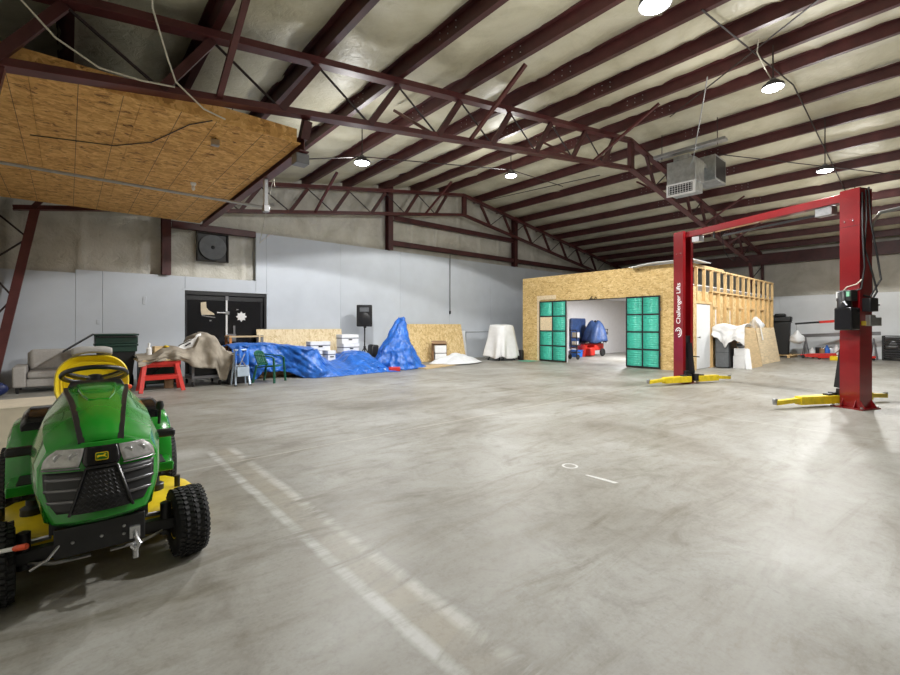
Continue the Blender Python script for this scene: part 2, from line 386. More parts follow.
# trusses
def truss(Y, label, braces, deep=.85):
    t = thing('roof_truss', label, 'truss', (0, Y, 0), 0, 'roof trusses')
    def zb(x): return ztc(x) - deep
    xe, xw = XR - 2.2, XL + .45
    def chord(name, a, b, f, w, h, m): 
        # back to back angles: a flat plate and a standing leg
        mb = MB().bar((a, 0, f(a)), (b, 0, f(b)), w, .014)
        mb.bar((a, -.02, f(a) + (h / 2)), (b, -.02, f(b) + (h / 2)), .014, h); mb.bar((a, .02, f(a) + (h / 2)), (b, .02, f(b) + (h / 2)), .014, h)
        mb.build(name, m, t)
    chord('top_chord', -1.2, RX, lambda x: ztc(x) - .06, .17, .12, STEEL2)
    chord('top_chord', RX, XR - .2, lambda x: ztc(x) - .06, .17, .12, STEEL2)
    chord('bottom_chord', xw, RX, lambda x: zb(x), .17, .10, STEEL2)
    chord('bottom_chord', RX, xe, lambda x: zb(x), .17, .10, STEEL2)
    MB().ab((RX - .1, -.06, zb(RX) - .02), (RX + .1, .06, ztc(RX))).build('ridge_plate', STEEL, t, bevel=.008)
    xs = [RX - .95 - 1.41 * k for k in range(9)]
    for i, x in enumerate(xs):
        xb = x - .55
        if xb > xw: MB().bar((x, 0, ztc(x) - .08), (xb, 0, zb(xb) + .05), .10, .07, (0, 1, 0)).build('strut', STEEL, t)
        if i: MB().tube([(x, 0, ztc(x) - .08), (xs[i - 1] - .55, 0, zb(xs[i - 1] - .55) + .05)], .018, 6).build('web_rod', ROD, t)
    xs = [RX + .95 + 1.41 * k for k in range(8)]
    for i, x in enumerate(xs):
        xb = x + .55
        if xb < xe: MB().bar((x, 0, ztc(x) - .08), (xb, 0, zb(xb) + .05), .10, .07, (0, 1, 0)).build('strut', STEEL, t)
        if i: MB().tube([(x, 0, ztc(x) - .08), (xs[i - 1] + .55, 0, zb(xs[i - 1] + .55) + .05)], .018, 6).build('web_rod', ROD, t)
    for (x, dx, dy) in braces:      # stays from a purlin down to the bottom chord
        z0 = zb(x) + .05; x1 = x + dx
        MB().bar((x, 0, z0), (x1, dy, ztc(x1) + .12), .07, .05).build('flange_brace', STEEL2, t)
    # tapered end columns
    for s, x0, xin_b, xin_t, zt in ((-1, XL + .02, XL + .12, XL + .80, zb(XL + .80) + .02), (1, XR - .02, XR - .3, XR - 1.9, zb(XR - 1.9) + .02)):
        MB().bar((xin_b, 0, 0), (xin_t, 0, zt), .16, .12, (0, 1, 0)).build('column_flange', STEEL2, t)
        MB().bar((x0, 0, 0), (x0, 0, ztc(x0)), .16, .10, (0, 1, 0)).build('column_flange', STEEL, t)
        n = 6
        for k in range(n):
            za, zc = zt * k / n, zt * (k + 1) / n
            xa = xin_b + (xin_t - xin_b) * k / n
            a, b = ((x0, 0, za), (xin_b + (xin_t - xin_b) * (k + 1) / n, 0, zc)) if k % 2 == 0 else ((xa, 0, za), (x0, 0, zc))
            MB().tube([a, b], .02, 6).build('column_lacing', ROD, t)
    return t
truss(6.2, 'dark red steel roof truss crossing over the tractor and the ducts', [(1.45, .08, -1.1), (5.85, .1, -1.3), (10.2, .2, -1.6), (5.0, .0, 1.3), (9.5, .0, 1.3), (14.6, .4, 1.2), (17.6, .4, -1.2), (20.2, .4, -1.2)])
truss(13.25, 'dark red steel roof truss close against the insulated end wall', [(5.85, .1, -1.3), (10.2, .2, -1.3)])
# long diagonal tie rods under the roof
for a, b, lab in (((11.32, 4.74, 6.55), (7.6, .7, 5.97), 'thin dark tie rod slanting between the two lamps by the ridge'), ((14.3, 4.6, 6.33), (19.6, .0, 5.52), 'thin dark tie rod running under the roof from the ducts past the far slope lamp'), ((12.95, 12.9, 6.50), (13.6, 8.0, 6.45), 'thin dark tie rod running under the roof behind the ridge of the far truss')):
    tag(MB().tube([a, b], .014, 6).build('tie_rod', ROD), lab, 'rod')

# OSB deck hung between the trusses
d = thing('osb_deck', 'hanging storage deck of orange brown OSB sheets under the roof', 'deck', (0, 0, 4.0))
for i, (a, b) in enumerate(((6.3, 7.2), (7.205, 9.62), (9.625, 12.05), (12.055, 12.85))):
    for k in range(4):
        x0 = -1.3 + .978 * k
        o = MB().ab((x0, a, 0), (min(2.56, x0 + .974), b, .02)).build('osb_sheet', OSBC, d)
        MB().ab((x0 + .40, a, -.0015), (x0 + .406, b, 0)).ab((x0 + .80, a, -.0015), (x0 + .805, b, 0)).build('chalk_line', DARK, o)
for k in range(7):
    MB().ab((-1.3, 6.32 + 1.07 * k, .022), (2.5, 6.36 + 1.07 * k, .16)).build('joist', PINE, d)
MB().ab((-1.3, 6.32, .17), (2.5, 12.8, .19)).build('top_sheet', DARK, d)
MB().ab((-1.3, 6.285, -.005), (2.5, 6.299, .20)).build('rim_board', OSBC, d)
e = thing('deck_edge_beam', 'dark red beam along the edge of the OSB deck', 'beam', (2.64, 0, 3.93))
MB().ab((-.07, 6.35, 0), (.07, 12.88, .014)).ab((-.07, 6.35, .20), (.07, 12.88, .214)).ab((-.006, 6.35, .014), (.006, 12.88, .2)).build('flange', STEEL2, e)
MB().bar((0, 6.38, .2), (0, 6.25, .42), .12, .12, (0, 1, 0)).build('hanger', STEEL, e)
MB().ab((-.1, 6.4, -.16), (.1, 6.6, -.01)).build('end_bracket', GREY, e, bevel=.01)

# louvred fan in the end wall
f = thing('louvred_fan', 'round dark wall fan set above the black double door', 'fan', (3.05, YB + .02, 3.54))
MB().ab((-.40, 0, -.40), (.40, .1, -.37)).ab((-.40, 0, .37), (.40, .1, .40)).ab((-.40, 0, -.37), (-.37, .1, .37)).ab((.37, 0, -.37), (.40, .1, .37)).build('frame', DARK, f)
MB().ab((-.37, .09, -.37), (.37, .1, .37)).build('back_plate', BLK, f)
MB().lathe([(.30, .02), (.345, .02), (.345, .07), (.30, .07)], (0, 0, 0), 'Y', 28).build('shroud', GREYS, f)
for k in range(5):
    a = 2 * math.pi * k / 5
    MB().box((.16 * math.cos(a), .05, .16 * math.sin(a)), (.26, .012, .12), (R(20), -a, 0)).build('blade', DARK, f)
MB().ball((0, .04, 0), (.06, .04, .06)).build('hub', BLK, f)
EXPO = -0.33

# ------------------------------------------------------------------ the OSB room
X0, X1, Y0, Y1, ZR = 13.9, 23.0, 5.3, 11.6, 3.25
w = thing('wall_room_front', 'OSB covered front wall of the small room inside the workshop', 'wall', (X0, 0, 0), kind='structure')
cuts = [Y0, 6.12, 7.2, 8.42, 9.55, 10.72, Y1]
for a, b, za, zb in ((Y0, 6.05, 0, ZR), (6.055, 7.2, 0, ZR), (7.205, 8.4, 2.29, ZR), (8.405, 9.55, 2.29, ZR), (9.555, 10.55, 0, ZR), (10.555, Y1, 0, ZR)):
    MB().ab((0, a, za), (.02, b, zb)).build('osb_panel', OSBW, w)
MB().ab((.02, Y0 + .02, ZR - .06), (.11, Y1 - .02, ZR)).ab((.02, Y0 + .02, 0), (.11, Y0 + .06, ZR)).build('framing', PINE, w)
MB().ab((.022, 7.2, 0), (.12, 7.16, 2.29)).ab((.022, 9.55, 0), (.12, 9.59, 2.29)).ab((.022, 7.2, 2.29), (.12, 9.55, 2.33)).build('jamb', WALLI, w)
MB().ab((-.012, 7.25, 2.26), (.02, 9.5, 2.29)).build('track', BLK, w)
MB().tube([(-.02, 8.25, 2.27), (-.03, 8.32, 2.36), (-.02, 8.4, 2.28), (-.03, 8.5, 2.33), (-.02, 8.58, 2.27), (-.03, 8.45, 2.40)], .012, 6).build('wire_loop', CABLEB, w)
tag(MB().ab((X0 - .03, 10.72, 0), (X0, 10.86, 2.52)).ab((X0 - .03, 9.98, 2.36), (X0, 10.72, 2.52)).build('trim_3', PLYP), 'pale board trim around the teal paned door beside the white covered object', 'trim', kind='structure')
struct('wall_room_inner', MB().ab((X0 + .13, Y1 - .1, 0), (X1 - .1, Y1, 2.62)), WALLI, 'white inner side wall seen through the room opening', 'wall')
struct('wall_room_end', MB().ab((X1 - .1, Y0 + .14, 0), (X1, Y1, 2.62)), WALLI, 'white end wall inside the small room', 'wall')
struct('ceiling_room', MB().ab((X0 + .13, Y0 + .14, 2.62), (X1 - .12, Y1 - .12, 2.66)), WALLI, 'white ceiling inside the small room', 'ceiling')
tag(MB().lathe([(.02, 0), (.075, 0), (.075, -.02), (.03, -.03), (.02, -.03)], (20.2, Y1 - .1, 1.0), 'Y', 18).build('wall_outlet', GREYS), 'round dark fitting on the white inner wall of the room', 'outlet')
# stud wall on the lift side
s = thing('wall_room_studs', 'pine stud wall along the side of the small room behind the leaning sheets', 'wall', (0, Y0, 0), kind='structure')
MB().ab((X0, 0, ZR - .09), (X1, .12, ZR - .045)).ab((X0, 0, ZR - .04), (16.9, .12, ZR + .005)).build('top_plate', PINE, s)
MB().ab((15.75, 0, 0), (X1, .12, .04)).build('bottom_plate', PINE, s)
nst = 15
for k in range(nst):
    x = X0 + .06 + (X1 - X0 - .12) * k / (nst - 1)
    zb = 2.1 if 14.5 < x < 15.7 else .04
    MB().ab((x - .022, 0, zb), (x + .022, .09, ZR - .09)).build('stud', PINE, s)
MB().ab((14.4, 0, 2.05), (15.8, .12, 2.13)).ab((14.48, 0, 0), (14.54, .12, 2.05)).ab((15.70, 0, 0), (15.75, .12, 2.05)).build('door_frame', PINE, s)
for k, x in enumerate((16.1, 17.4, 18.75, 20.1, 21.5)):
    MB().ab((x - .2, .003, 1.98), (x + .22, .088, 2.03)).build('blocking', PINE, s)
MB().ab((15.78, .092, .02), (X1 - .02, .105, 2.45)).ab((X0 + .02, .092, 2.14), (15.78, .105, 2.45)).build('backing_sheet', OSBL, s)
MB().ab((15.8, .003, 2.45), (X1 - .02, .088, 2.49)).build('middle_plate', PINE, s)
MB().ab((X0 + .02, -.012, 2.02), (14.48, 0, 2.55)).ab((X0 + .02, -.012, 0), (14.46, 0, 2.03)).build('corner_sheet', OSBL, s)
for x in (16.35, 17.75): MB().ab((x, .07, .3), (x + .05, .0915, 1.9)).build('foam_strip', WHITE, s)
dd = thing('door_2', 'white flush door in the stud wall behind the lift post', 'door', (14.56, Y0 + .02, .02), kind='structure')
MB().ab((0, 0, 0), (1.13, .045, 2.0)).build('leaf', WDOOR, dd, bevel=.004)
MB().lathe([(.012, 0), (.012, -.05), (.03, -.055), (.03, -.085), (.01, -.095)], (.1, 0, .98), 'Y', 14).build('knob', ZINC, dd)
tag(MB().grid(lambda u, v: (X0 - .28 + 1.5 * v, 5.1 + 1.9 * u, ZR + .05 + .05 * math.sin(u * 5) * v - .07 * (1 - v) * sst(.6, 1, u)), 20, 6).build('roof_sheet', WPLAST, None, solid=.02), 'bent white sheet lying on top of the small OSB room', 'sheet')

# the two teal paned doors folded back against the front wall
def paned_door(ya, yb, label, board=None):
    t = thing('paned_door', label, 'door', (X0 - .07, ya, .02), 0, 'teal paned doors of the small room')
    W, H, th = yb - ya, 2.28, .045
    fr = MB()
    for k in range(3): y = (W - .04) * k / 2; fr.ab((0, y, 0), (th, y + .04, H))
    for k in range(5):
        z = (H - .05) * k / 4
        for j in range(2): fr.ab((.001, (W - .04) / 2 * j + .04, z), (th - .001, (W - .04) / 2 * (j + 1), z + .05))
    fr.build('frame', BLK, t)
    for i in range(4):
        for j in range(2):
            y0, y1 = (W - .04) / 2 * j + .04, (W - .04) / 2 * (j + 1); z0, z1 = (H - .05) / 4 * i + .05, (H - .05) / 4 * (i + 1)
            if board == (i, j):
                o = MB().ab((.004, y0, z0), (.018, y1, z1)).build('pane', PLYP, t); o['label'] = 'pale board in place of a pane'
            else:
                MB().grid(lambda u, v: (.012 + .006 * math.sin(v * 2 * math.pi * 7), y0 + (y1 - y0) * u, z0 + (z1 - z0) * v), 2, 56).build('pane', TEAL, t, solid=.006)
    for z in (.4, 1.8): MB().tube([(.06, 0 if not board else W, z), (.06, 0 if not board else W, z + .1)], .014, 8).build('hinge', ZINC, t)
    return t
paned_door(6.1, 7.2, 'teal paned folding door with every pane, on the lift side of the opening')
paned_door(9.5, 10.72, 'teal paned folding door with one pane replaced by tan board', (2, 1))

# things inside the room
t = thing('hand_cart', 'black two wheeled cart standing in the room opening', 'cart', (15.5, 10.28, 0))
MB().tube([(0, -.14, .1), (0, -.14, 1.1), (-.06, -.14, 1.18), (-.06, .14, 1.18), (0, .14, 1.1), (0, .14, .1)], .018, 8).build('frame', BLK, t)
for z in (.25, .55, .85): MB().ab((-.02, -.14, z), (.30, .14, z + .04)).build('shelf', BLK, t, bevel=.01)
for y in (-.18, .18): MB().lathe([(.02, -.02), (.1, -.02), (.1, .02), (.02, .02)], (.02, y, .1), 'Y', 16).build('wheel', RUB, t)
tag(MB().box((15.62, 10.30, .66), (.18, .2, .14)).build('box', BOXW, None, bevel=.004), 'small white carton on a shelf of the black cart', 'box')
tag(MB().box((15.63, 10.27, .99), (.2, .22, .2)).build('box', BOXW, None, bevel=.004), 'white carton on the top shelf of the black cart', 'box')
t = thing('storage_tote', 'blue plastic tote on the room floor beside the red bucket', 'tote', (16.75, 10.98, 0))
MB().prism([(-.16, 0), (.16, 0), (.2, .28), (-.2, .28)], -.2, .2, 'Y').build('body', BLUE, t, bevel=.01)
MB().box((0, 0, .295), (.44, .44, .03)).build('lid', BLUE, t, bevel=.008)
t = thing('bucket', 'red bucket on the room floor in front of the snow blower', 'bucket', (17.22, 10.98, 0))
MB().lathe([(.02, .01), (.15, .0), (.22, .5), (.235, .52), (.215, .52), (.14, .03), (.02, .03)], seg=24).build('body', REDB, t)
MB().tube([(.22 * math.cos(a), .03, .5 + .1 * math.sin(a)) for a in (math.pi * k / 8 for k in range(9))], .006, 6).build('handle', ZINC, t)
t = thing('snow_blower', 'red wheeled machine under a blue cover against the white inner wall', 'machine', (17.95, 10.85, 0))
MB().box((0, 0, .42), (.75, .55, .3)).build('chassis', REDB, t, bevel=.04)
MB().box((.1, 0, .62), (.4, .4, .2)).build('engine', BLK, t, bevel=.04)
for y in (-.33, .33): MB().lathe([(.03, -.05), (.16, -.05), (.18, 0), (.16, .05), (.03, .05)], (.15, y, .18), 'Y', 18).build('wheel', RUB, t)
MB().tube([(.3, -.25, .5), (.75, -.25, 1.2)], .016, 8).tube([(.3, .25, .5), (.75, .25, 1.2)], .016, 8).tube([(.75, -.25, 1.2), (.75, .25, 1.2)], .016, 8).build('handlebar', BLK, t)
MB().box((-.55, 0, .22), (.35, .6, .36)).build('auger_housing', REDB, t, bevel=.05)
def cover(u, v):
    a = 2 * math.pi * u; k = 1 - v
    r = .12 + .40 * v ** .7 + .06 * math.sin(a * 5 + 3 * v) * v
    return (18.0 + r * 1.05 * math.cos(a), 10.82 + r * math.sin(a), 1.56 - .92 * v ** 1.6 + .05 * math.sin(a * 3))
tag(MB().grid(cover, 48, 14).build('cover', BLUED, None, solid=.012, ang=80), 'crumpled blue cover draped over the red machine in the room', 'cover')
t = thing('padded_headboard', 'dark blue upholstered panel leaning on the white inner wall behind the blue cover', 'panel', (17.55, 11.42, 0))
MB().box((0, 0, 1.05), (1.15, .1, 1.3)).build('board', BLUED, t, bevel=.05, seg=3)
for x in (-.55, .55): MB().ab((x - .04, -.04, 0), (x + .04, .04, .25)).build('leg', BLK, t)

# ------------------------------------------------------------------ the two post lift
E_ = math.atan2(3.2, 1.3)
L = thing('two_post_lift', 'red two post car lift with overhead beam and yellow arms', 'car lift', (10.495, 2.755, 0), E_)
HC = 3.59
for sgn in (-1, 1):
    cx = 1.725 * sgn ; i = -sgn            # i points to the middle of the lift
    c = MB()
    c.ab((cx - i * .15, -.155, .02), (cx - i * .135, .155, HC))                               # back plate
    for y in (-.155, .14): c.ab((cx - i * .135, y, .02), (cx + i * .13, y + .015, HC))
    for y in (-.14, .08): c.ab((cx + i * .115, y, .02), (cx + i * .13, y + .06, HC))
    co = c.build('column', RED, L)
    MB().ab((cx - i * .15, -.156, 2.98), (cx + i * .13, -.152, 2.985)).ab((cx - i * .15, .152, 2.98), (cx + i * .13, .1565, 2.985)).build('splice', BLK, co)
    b = MB()
    for x in (-.06, .06):
        for y in (-.158, .158): b.ball((cx + x, y, 3.07), .012, 8, 5)
        b.ball((cx - i * .152, x * 1.6, 3.07), .012, 8, 5)
    b.build('bolt', SILV, co)
    bp = MB().ab((cx - .23, -.23, 0), (cx + .23, .23, .02))
    bo = bp.build('base_plate', RED, L)
    for y in (-.14, .14): MB().prism([(0, .02), (.08, .02), (0, .15)], y - .006, y + .006, 'Y', Matrix.Translation((cx - i * .15, 0, 0)) @ Matrix.Scale(-i, 4, (1, 0, 0))).build('gusset', RED, bo)
    for x in (-.1, .08):
        for sy in (-1, 1): MB().prism([(.155, .02), (.22, .02), (.155, .15)], x, x + .012, 'X', Matrix.Translation((cx, 0, 0)) @ Matrix.Scale(sy, 4, (0, 1, 0))).build('gusset', RED, bo)
    a = MB()
    for x in (-.2, .2):
        for y in (-.20, .20): a.lathe([(.006, .02), (.02, .02), (.02, .045), (.006, .05)], (cx + x, y, 0), 'Z', 8)
    a.build('anchor_bolt', ZINC, bo)
    ca = MB().ab((cx - i * .1, -.135, .16), (cx + i * .2, .135, .30)).ab((cx - i * .1, -.11, .30), (cx + i * .1, .11, 1.12))
    ca.build('carriage', BLK, L, bevel=.008)
    MB().bar((cx + i * .23, 0, .3), (cx + i * .15, 0, .95), .13, .05, (0, 1, 0)).build('door_guard', BLK, L)
    MB().ab((cx + i * .1, -.14, .62), (cx + i * .32, -.11, .64)).build('lock_lever', BLK, L)
    for sy, ln, off in ((1, 1.25, .10), (-1, 1.05 if sgn > 0 else 1.15, .0)):
        y0 = .12 * sy; y1 = (.12 + ln) * sy; xx = cx + i * .24; xe = cx + i * (.24 + off)
        ar = MB().prism([(-.10, 0), (.10, 0), (.06, ln * .62), (-.06, ln * .62)], .05, .185, 'Z', Matrix.Translation((xx, y0, 0)) @ Matrix.Rotation(math.atan2(-off * i * sy, ln) if sy > 0 else math.pi, 4, 'Z'))
        ao = ar.build('swing_arm', YELL, L, bevel=.006)
        MB().bar((xx + (xe - xx) * .5, y0 + ln * .5 * sy, .135), (xe, y1, .10), .085, .07).build('arm_extension', YELL, ao, bevel=.004)
        MB().lathe([(.01, .07), (.034, .07), (.038, .15), (.03, .165), (.01, .165)], (xe, y1, 0), 'Z', 16).build('pad', ZINC, ao)
        MB().lathe([(.01, .07), (.075, .07), (.075, .23), (.01, .23)], (xx, y0, 0), 'Z', 16).build('pivot', BLK, ao)
        MB().box((xx, y0 + .14 * sy, .19), (.10, .12, .05)).build('arm_lock', BLK, ao, bevel=.01)
MB().ab((-1.75, -.07, HC - .16), (1.75, .07, HC - .02)).build('overhead_beam', RED, L, bevel=.008)
MB().ab((-1.3, -.045, HC - .29), (.7, -.02, HC - .25)).ab((.9, -.03, HC - .29), (.93, .0, HC - .16)).build('shutoff_bar', BLK, L)
MB().ab((-1.42, -.1, HC - .32), (-1.15, .05, HC - .17)).build('pulley_bracket', ZINC, L, bevel=.01)
MB().ab((1.25, -.1, HC - .3), (1.45, .05, HC - .17)).build('pulley_bracket', ZINC, L, bevel=.01)
# hydraulic power unit on the near column
PZ = Matrix.Translation((-.025, -.03, -.11))
pu = MB().ab((-1.86, .20, .80), (-1.58, .44, 1.26)).build('power_unit_tank', BLKG, L, bevel=.02)
MB().lathe([(.01, 1.26), (.10, 1.26), (.10, 1.56), (.07, 1.6), (.01, 1.6)], (-1.68, .33, 0), 'Z', 18).build('motor', BLK, pu)
MB().box((-1.71, .31, 1.50), (.24, .18, .22)).build('switch_box', BLK, pu, bevel=.012)
MB().box((-1.64, .405, 1.52), (.08, .008, .13)).build('label_plate', WHITE, pu)
MB().box((-1.79, .41, 1.53), (.05, .03, .10)).build('green_button', mat('pale_green', (.25, .6, .4), .4), pu)
MB().tube([(-1.70, .43, 1.36), (-1.76, .47, 1.38), (-1.80, .47, 1.30)], .018, 8).build('lever', SILV, pu)
MB().ab((-1.72, .175, .9), (-1.60, .225, 1.6)).build('mount_plate', ZINC, pu)
PZ = Matrix.Translation((-.055, -.03, .42)) @ Matrix.Translation((-1.72, .3, 1.1)) @ Matrix.Diagonal((.9, .9, .80, 1)) @ Matrix.Translation((1.72, -.3, -1.1))
for o_ in [pu] + list(pu.children): o_.data.transform(PZ)
# control box and fittings on the outer face
cb = MB().box((-1.93, .0, 1.69), (.12, .20, .22)).build('control_box', BLK, L, bevel=.01)
MB().tube([(-1.96, -.10, 1.69), (-1.96, -.17, 1.69)], .014, 8).build('knob', BLK, cb)
MB().box((-1.90, -.06, 1.44), (.08, .14, .18)).build('outlet_box', ZINC, L, bevel=.008)
MB().box((-1.90, -.22, 1.42), (.05, .18, .14)).build('outlet_cover', ZINC, L, bevel=.008)
MB().ab((-1.885, -.02, 1.36), (-1.876, .12, 1.43)).build('warning_plate', YELP, L)
def hang(p, q, sag, n=10):
    p, q = Vector(p), Vector(q)
    return [p.lerp(q, k / n) + Vector((0, 0, -sag * 4 * (k / n) * (1 - k / n))) for k in range(n + 1)]
for k, pts in enumerate(([(-1.90, .05, 3.55), (-1.93, .09, 3.1), (-1.90, .08, 2.6), (-1.96, .0, 2.2), (-1.98, -.08, 1.9), (-1.93, .02, 1.7)],
            [(-1.90, -.02, 3.6), (-1.95, .02, 3.0), (-1.97, -.10, 2.5), (-2.0, -.14, 2.1), (-1.92, -.02, 1.82), (-1.78, .22, 1.90)],
            [(-1.89, .12, 3.5), (-1.91, .15, 2.9), (-1.92, .12, 2.3), (-1.9, .16, 1.95), (-1.7, .28, 1.85)])):
    MB().tube(pts, .014, 8).build('hydraulic_hose', CABLEB, L)
MB().tube([(-1.9, .14, 2.1), (-1.88, .24, 2.02), (-1.78, .3, 1.98), (-1.7, .28, 1.9), (-1.72, .3, 1.78)], .010, 8).build('power_cord', CABLEW, L)
# writing on the far column, reading upwards
def lettering(txt, size, parent, mtx, m, name='lettering', depth=.002):
    cu = bpy.data.curves.new('txt', 'FONT'); cu.body = txt; cu.size = size; cu.extrude = depth; cu.space_character = .95
    tmp = bpy.data.objects.new('txt', cu); COL.objects.link(tmp)
    me = bpy.data.meshes.new_from_object(tmp.evaluated_get(bpy.context.evaluated_depsgraph_get()))
    bpy.data.objects.remove(tmp); bpy.data.curves.remove(cu)
    me.materials.append(m); o = bpy.data.objects.new(name, me); COL.objects.link(o)
    me.transform(mtx); o.parent = parent
    return o
def frame(o, x, y, z):
    M = Matrix((x, y, z)).transposed().to_4x4(); M.translation = o; return M
WHM = mat('white_lettering', (.9, .9, .9), .5, var=.02)
TX = frame(Vector((1.675, .1580, 1.40)), Vector((0, 0, 1)), Vector((1, 0, 0)), Vector((0, 1, 0)))
col = [o for o in L.children if o.name.startswith('column')][1]
lettering('Challenger Lifts', .165, col, TX, WHM)
lg = MB()
for a0, r, wd in ((.2, .085, .022), (.5, .045, .02)):
    pts = [(1.725 + r * math.cos(a0 + 4.6 * k / 14), 0, 1.20 + r * 1.25 * math.sin(a0 + 4.6 * k / 14)) for k in range(15)]
    for p, q in zip(pts, pts[1:]): lg.bar((p[0], .157, p[2]), (q[0], .157, q[2]), wd, .004, (0, 1, 0))
lg.build('emblem', WHM, col)
# cable conduit leaving the near column
tag(MB().tube([(10.10, .99, 1.9), (10.06, 1.01, 2.6), (10.03, .97, 3.05), (10.12, .88, 3.22), (10.4, .5, 3.32), (11.3, -.8, 3.45), (12.2, -2.2, 3.5)], .028, 8).build('flexible_conduit', COND), 'pale flexible conduit leaving the red lift column beside the hoses', 'conduit')

# ------------------------------------------------------------------ ducts, lamps, conduits, cables
t = thing('air_handler', 'galvanised duct heads hanging at the truss above the lift', 'duct', (12.6, 5.0, 4.9))
q = MB().box((.32, 0, .66), (.62, .74, .62)).box((.30, 0, .22), (.56, .70, .26)).build('supply_box', DUCT, t, bevel=.008)
MB().box((.0, .0, .18), (.05, .74, .34)).build('grille_frame', WHITE, q, bevel=.006)
gr = MB()
for k in range(9): gr.box((-.030, -.28 + .07 * k, .18), (.010, .010, .23))
for k in range(4): gr.box((-.030, 0, .09 + .06 * k), (.008, .60, .008))
gr.build('grille', WHITE, q)
MB().box((-.0265, .0, .18), (.003, .62, .24)).build('grille_back', BLK, q)
q = MB().box((1.72, -.15, .98), (.86, .56, .72)).build('return_box', DUCT, t, bevel=.008)
MB().box((1.72, -.432, .98), (.76, .006, .60)).build('opening', BLK, q)
MB().ab((.02, -.2, .98), (2.0, .2, 1.10)).build('plenum', DUCT, t, bevel=.006)
MB().ab((-.10, -1.1, 1.16), (.12, .7, 1.24)).build('hanger_channel', ZINC, t, bevel=.006)
for x, y in ((0, -.9), (0, .5), (1.9, 0)): MB().tube([(x, y, 1.1), (x, y, 1.8)], .010, 6).build('hanger_rod', ROD, t)
def lamp(x, y, z, label, lit=True, power=1):
    t = thing('high_bay_lamp', label, 'ceiling lamp', (x, y, z), 0, 'round LED high bay lamps')
    MB().lathe([(.02, .11), (.10, .11), (.12, .07), (.165, .05), (.17, .0), (.155, .0), (.02, .004)], seg=28).build('housing', LAMPB, t)
    MB().lathe([(.01, -.035), (.08, -.032), (.13, -.018), (.156, .0), (.150, .004), (.01, .004)], seg=28).build('diffuser', LAMPE, t)
    top = ztc(x) + .08 - z
    MB().tube([(0, 0, .1), (0, 0, top)], .012, 6).build('hanger', ROD, t)
    MB().lathe([(.01, .10), (.05, .10), (.05, .16), (.01, .17)], seg=12).build('driver_cap', GREY, t)
    ld = bpy.data.lights.new('lamp_light', 'SPOT'); ld.energy = LPOW * power; ld.spot_size = R(148); ld.spot_blend = .07; ld.shadow_soft_size = .13; ld.color = (1, .993, .97)
    lo = bpy.data.objects.new('lamp_light', ld); COL.objects.link(lo); lo.parent = t; lo.location = (0, 0, -.03)
    lp = bpy.data.lights.new('lamp_glow', 'POINT'); lp.energy = LPOW * power * LUP; lp.shadow_soft_size = .16; lp.color = (1, .993, .97)
    lo = bpy.data.objects.new('lamp_glow', lp); COL.objects.link(lo); lo.parent = t; lo.location = (0, 0, -.2)
    return t
LPOW, LUP = 1700, .075
lamp(4.87, 2.2, 4.87, 'brightest round LED lamp nearest to the tractor end of the roof')
lamp(9.5, 2.2, 5.59, 'round LED lamp hanging by the ridge over the lift side')
lamp(14.07, 2.2, 5.16, 'round LED lamp above the red lift column with the power unit')
lamp(4.82, 8.5, 4.88, 'round LED lamp beside the edge beam of the OSB deck')
lamp(9.66, 8.5, 5.68, 'round LED lamp hanging between the trusses near the ridge')
lamp(18.7, 2.2, 5.0, 'round LED lamp over the engine hoist')
for x in (): lamp(x, -4.0, ztc(x) - .6, 'round LED lamp in the bay facing the red lift, over %s' % {4.85: 'the near slope', 9.5: 'the ridge', 14.1: 'the far slope'}[x])
t = thing('ceiling_batten', 'white tube light inside the small room', 'ceiling lamp', (17.5, 8.6, 2.54))
MB().ab((-.6, -.08, .03), (.6, .08, .08)).build('housing', WHITE, t)
MB().ab((-.58, -.06, .0), (.58, .06, .03)).build('tube', emis('tube_glow', (1, 1, 1), 12), t)
ld = bpy.data.lights.new('tube_light', 'AREA'); ld.shape = 'RECTANGLE'; ld.size = 1.1; ld.size_y = .12; ld.energy = 300; ld.color = (.98, .98, 1)
lo = bpy.data.objects.new('tube_light', ld); COL.objects.link(lo); lo.parent = t; lo.location = (0, 0, -.03)

def line(name, pts, r, m, label, cat, seg=7): return tag(MB().tube(pts, r, seg).build(name, m), label, cat)
# conduit below the OSB deck with its drop post
t = thing('hanging_conduit', 'grey metal conduit crossing below the OSB deck to a drop post', 'conduit', (0, 7.95, 3.42))
MB().tube([(-1.5, 0, 0), (2.62, 0, 0)], .022, 8).build('pipe', COND, t)
MB().ab((2.58, -.03, -.05), (2.64, .03, .50)).build('drop_post', COND, t)
MB().box((2.61, 0, -.02), (.10, .12, .12)).build('junction_box', ZINC, t, bevel=.008)
line('lamp_conduit', [(6.9, 2.45, ztc(6.9) + .03), (RX, 2.45, ztc(RX) + .03), (24.4, 2.45, ztc(24.4) + .03)], .014, ROD, 'thin dark conduit linking the row of lamps over the lift', 'conduit')  # thin conduit run from lamp to lamp, modelled as a tube
line('lamp_conduit', [(2.7, 8.5, 4.42), (4.0, 8.5, 4.78), (4.82, 8.5, 5.02), (9.66, 8.5, 5.85), (12.2, 8.5, 5.9)], .012, ROD, 'thin dark conduit linking the lamps beyond the first truss', 'conduit')  # same kind of conduit for the lamps of the next bay
line('electric_cable', [(-.62, 5.8, 4.74), (-.45, 5.88, 4.58), (-.1, 6.02, 4.28), (.25, 6.05, 4.12), (.62, 6.05, 4.12), (.95, 6.07, 4.17)], .010, CABLEW, 'long pale cable drooping over the truss chord by the OSB deck', 'cable')
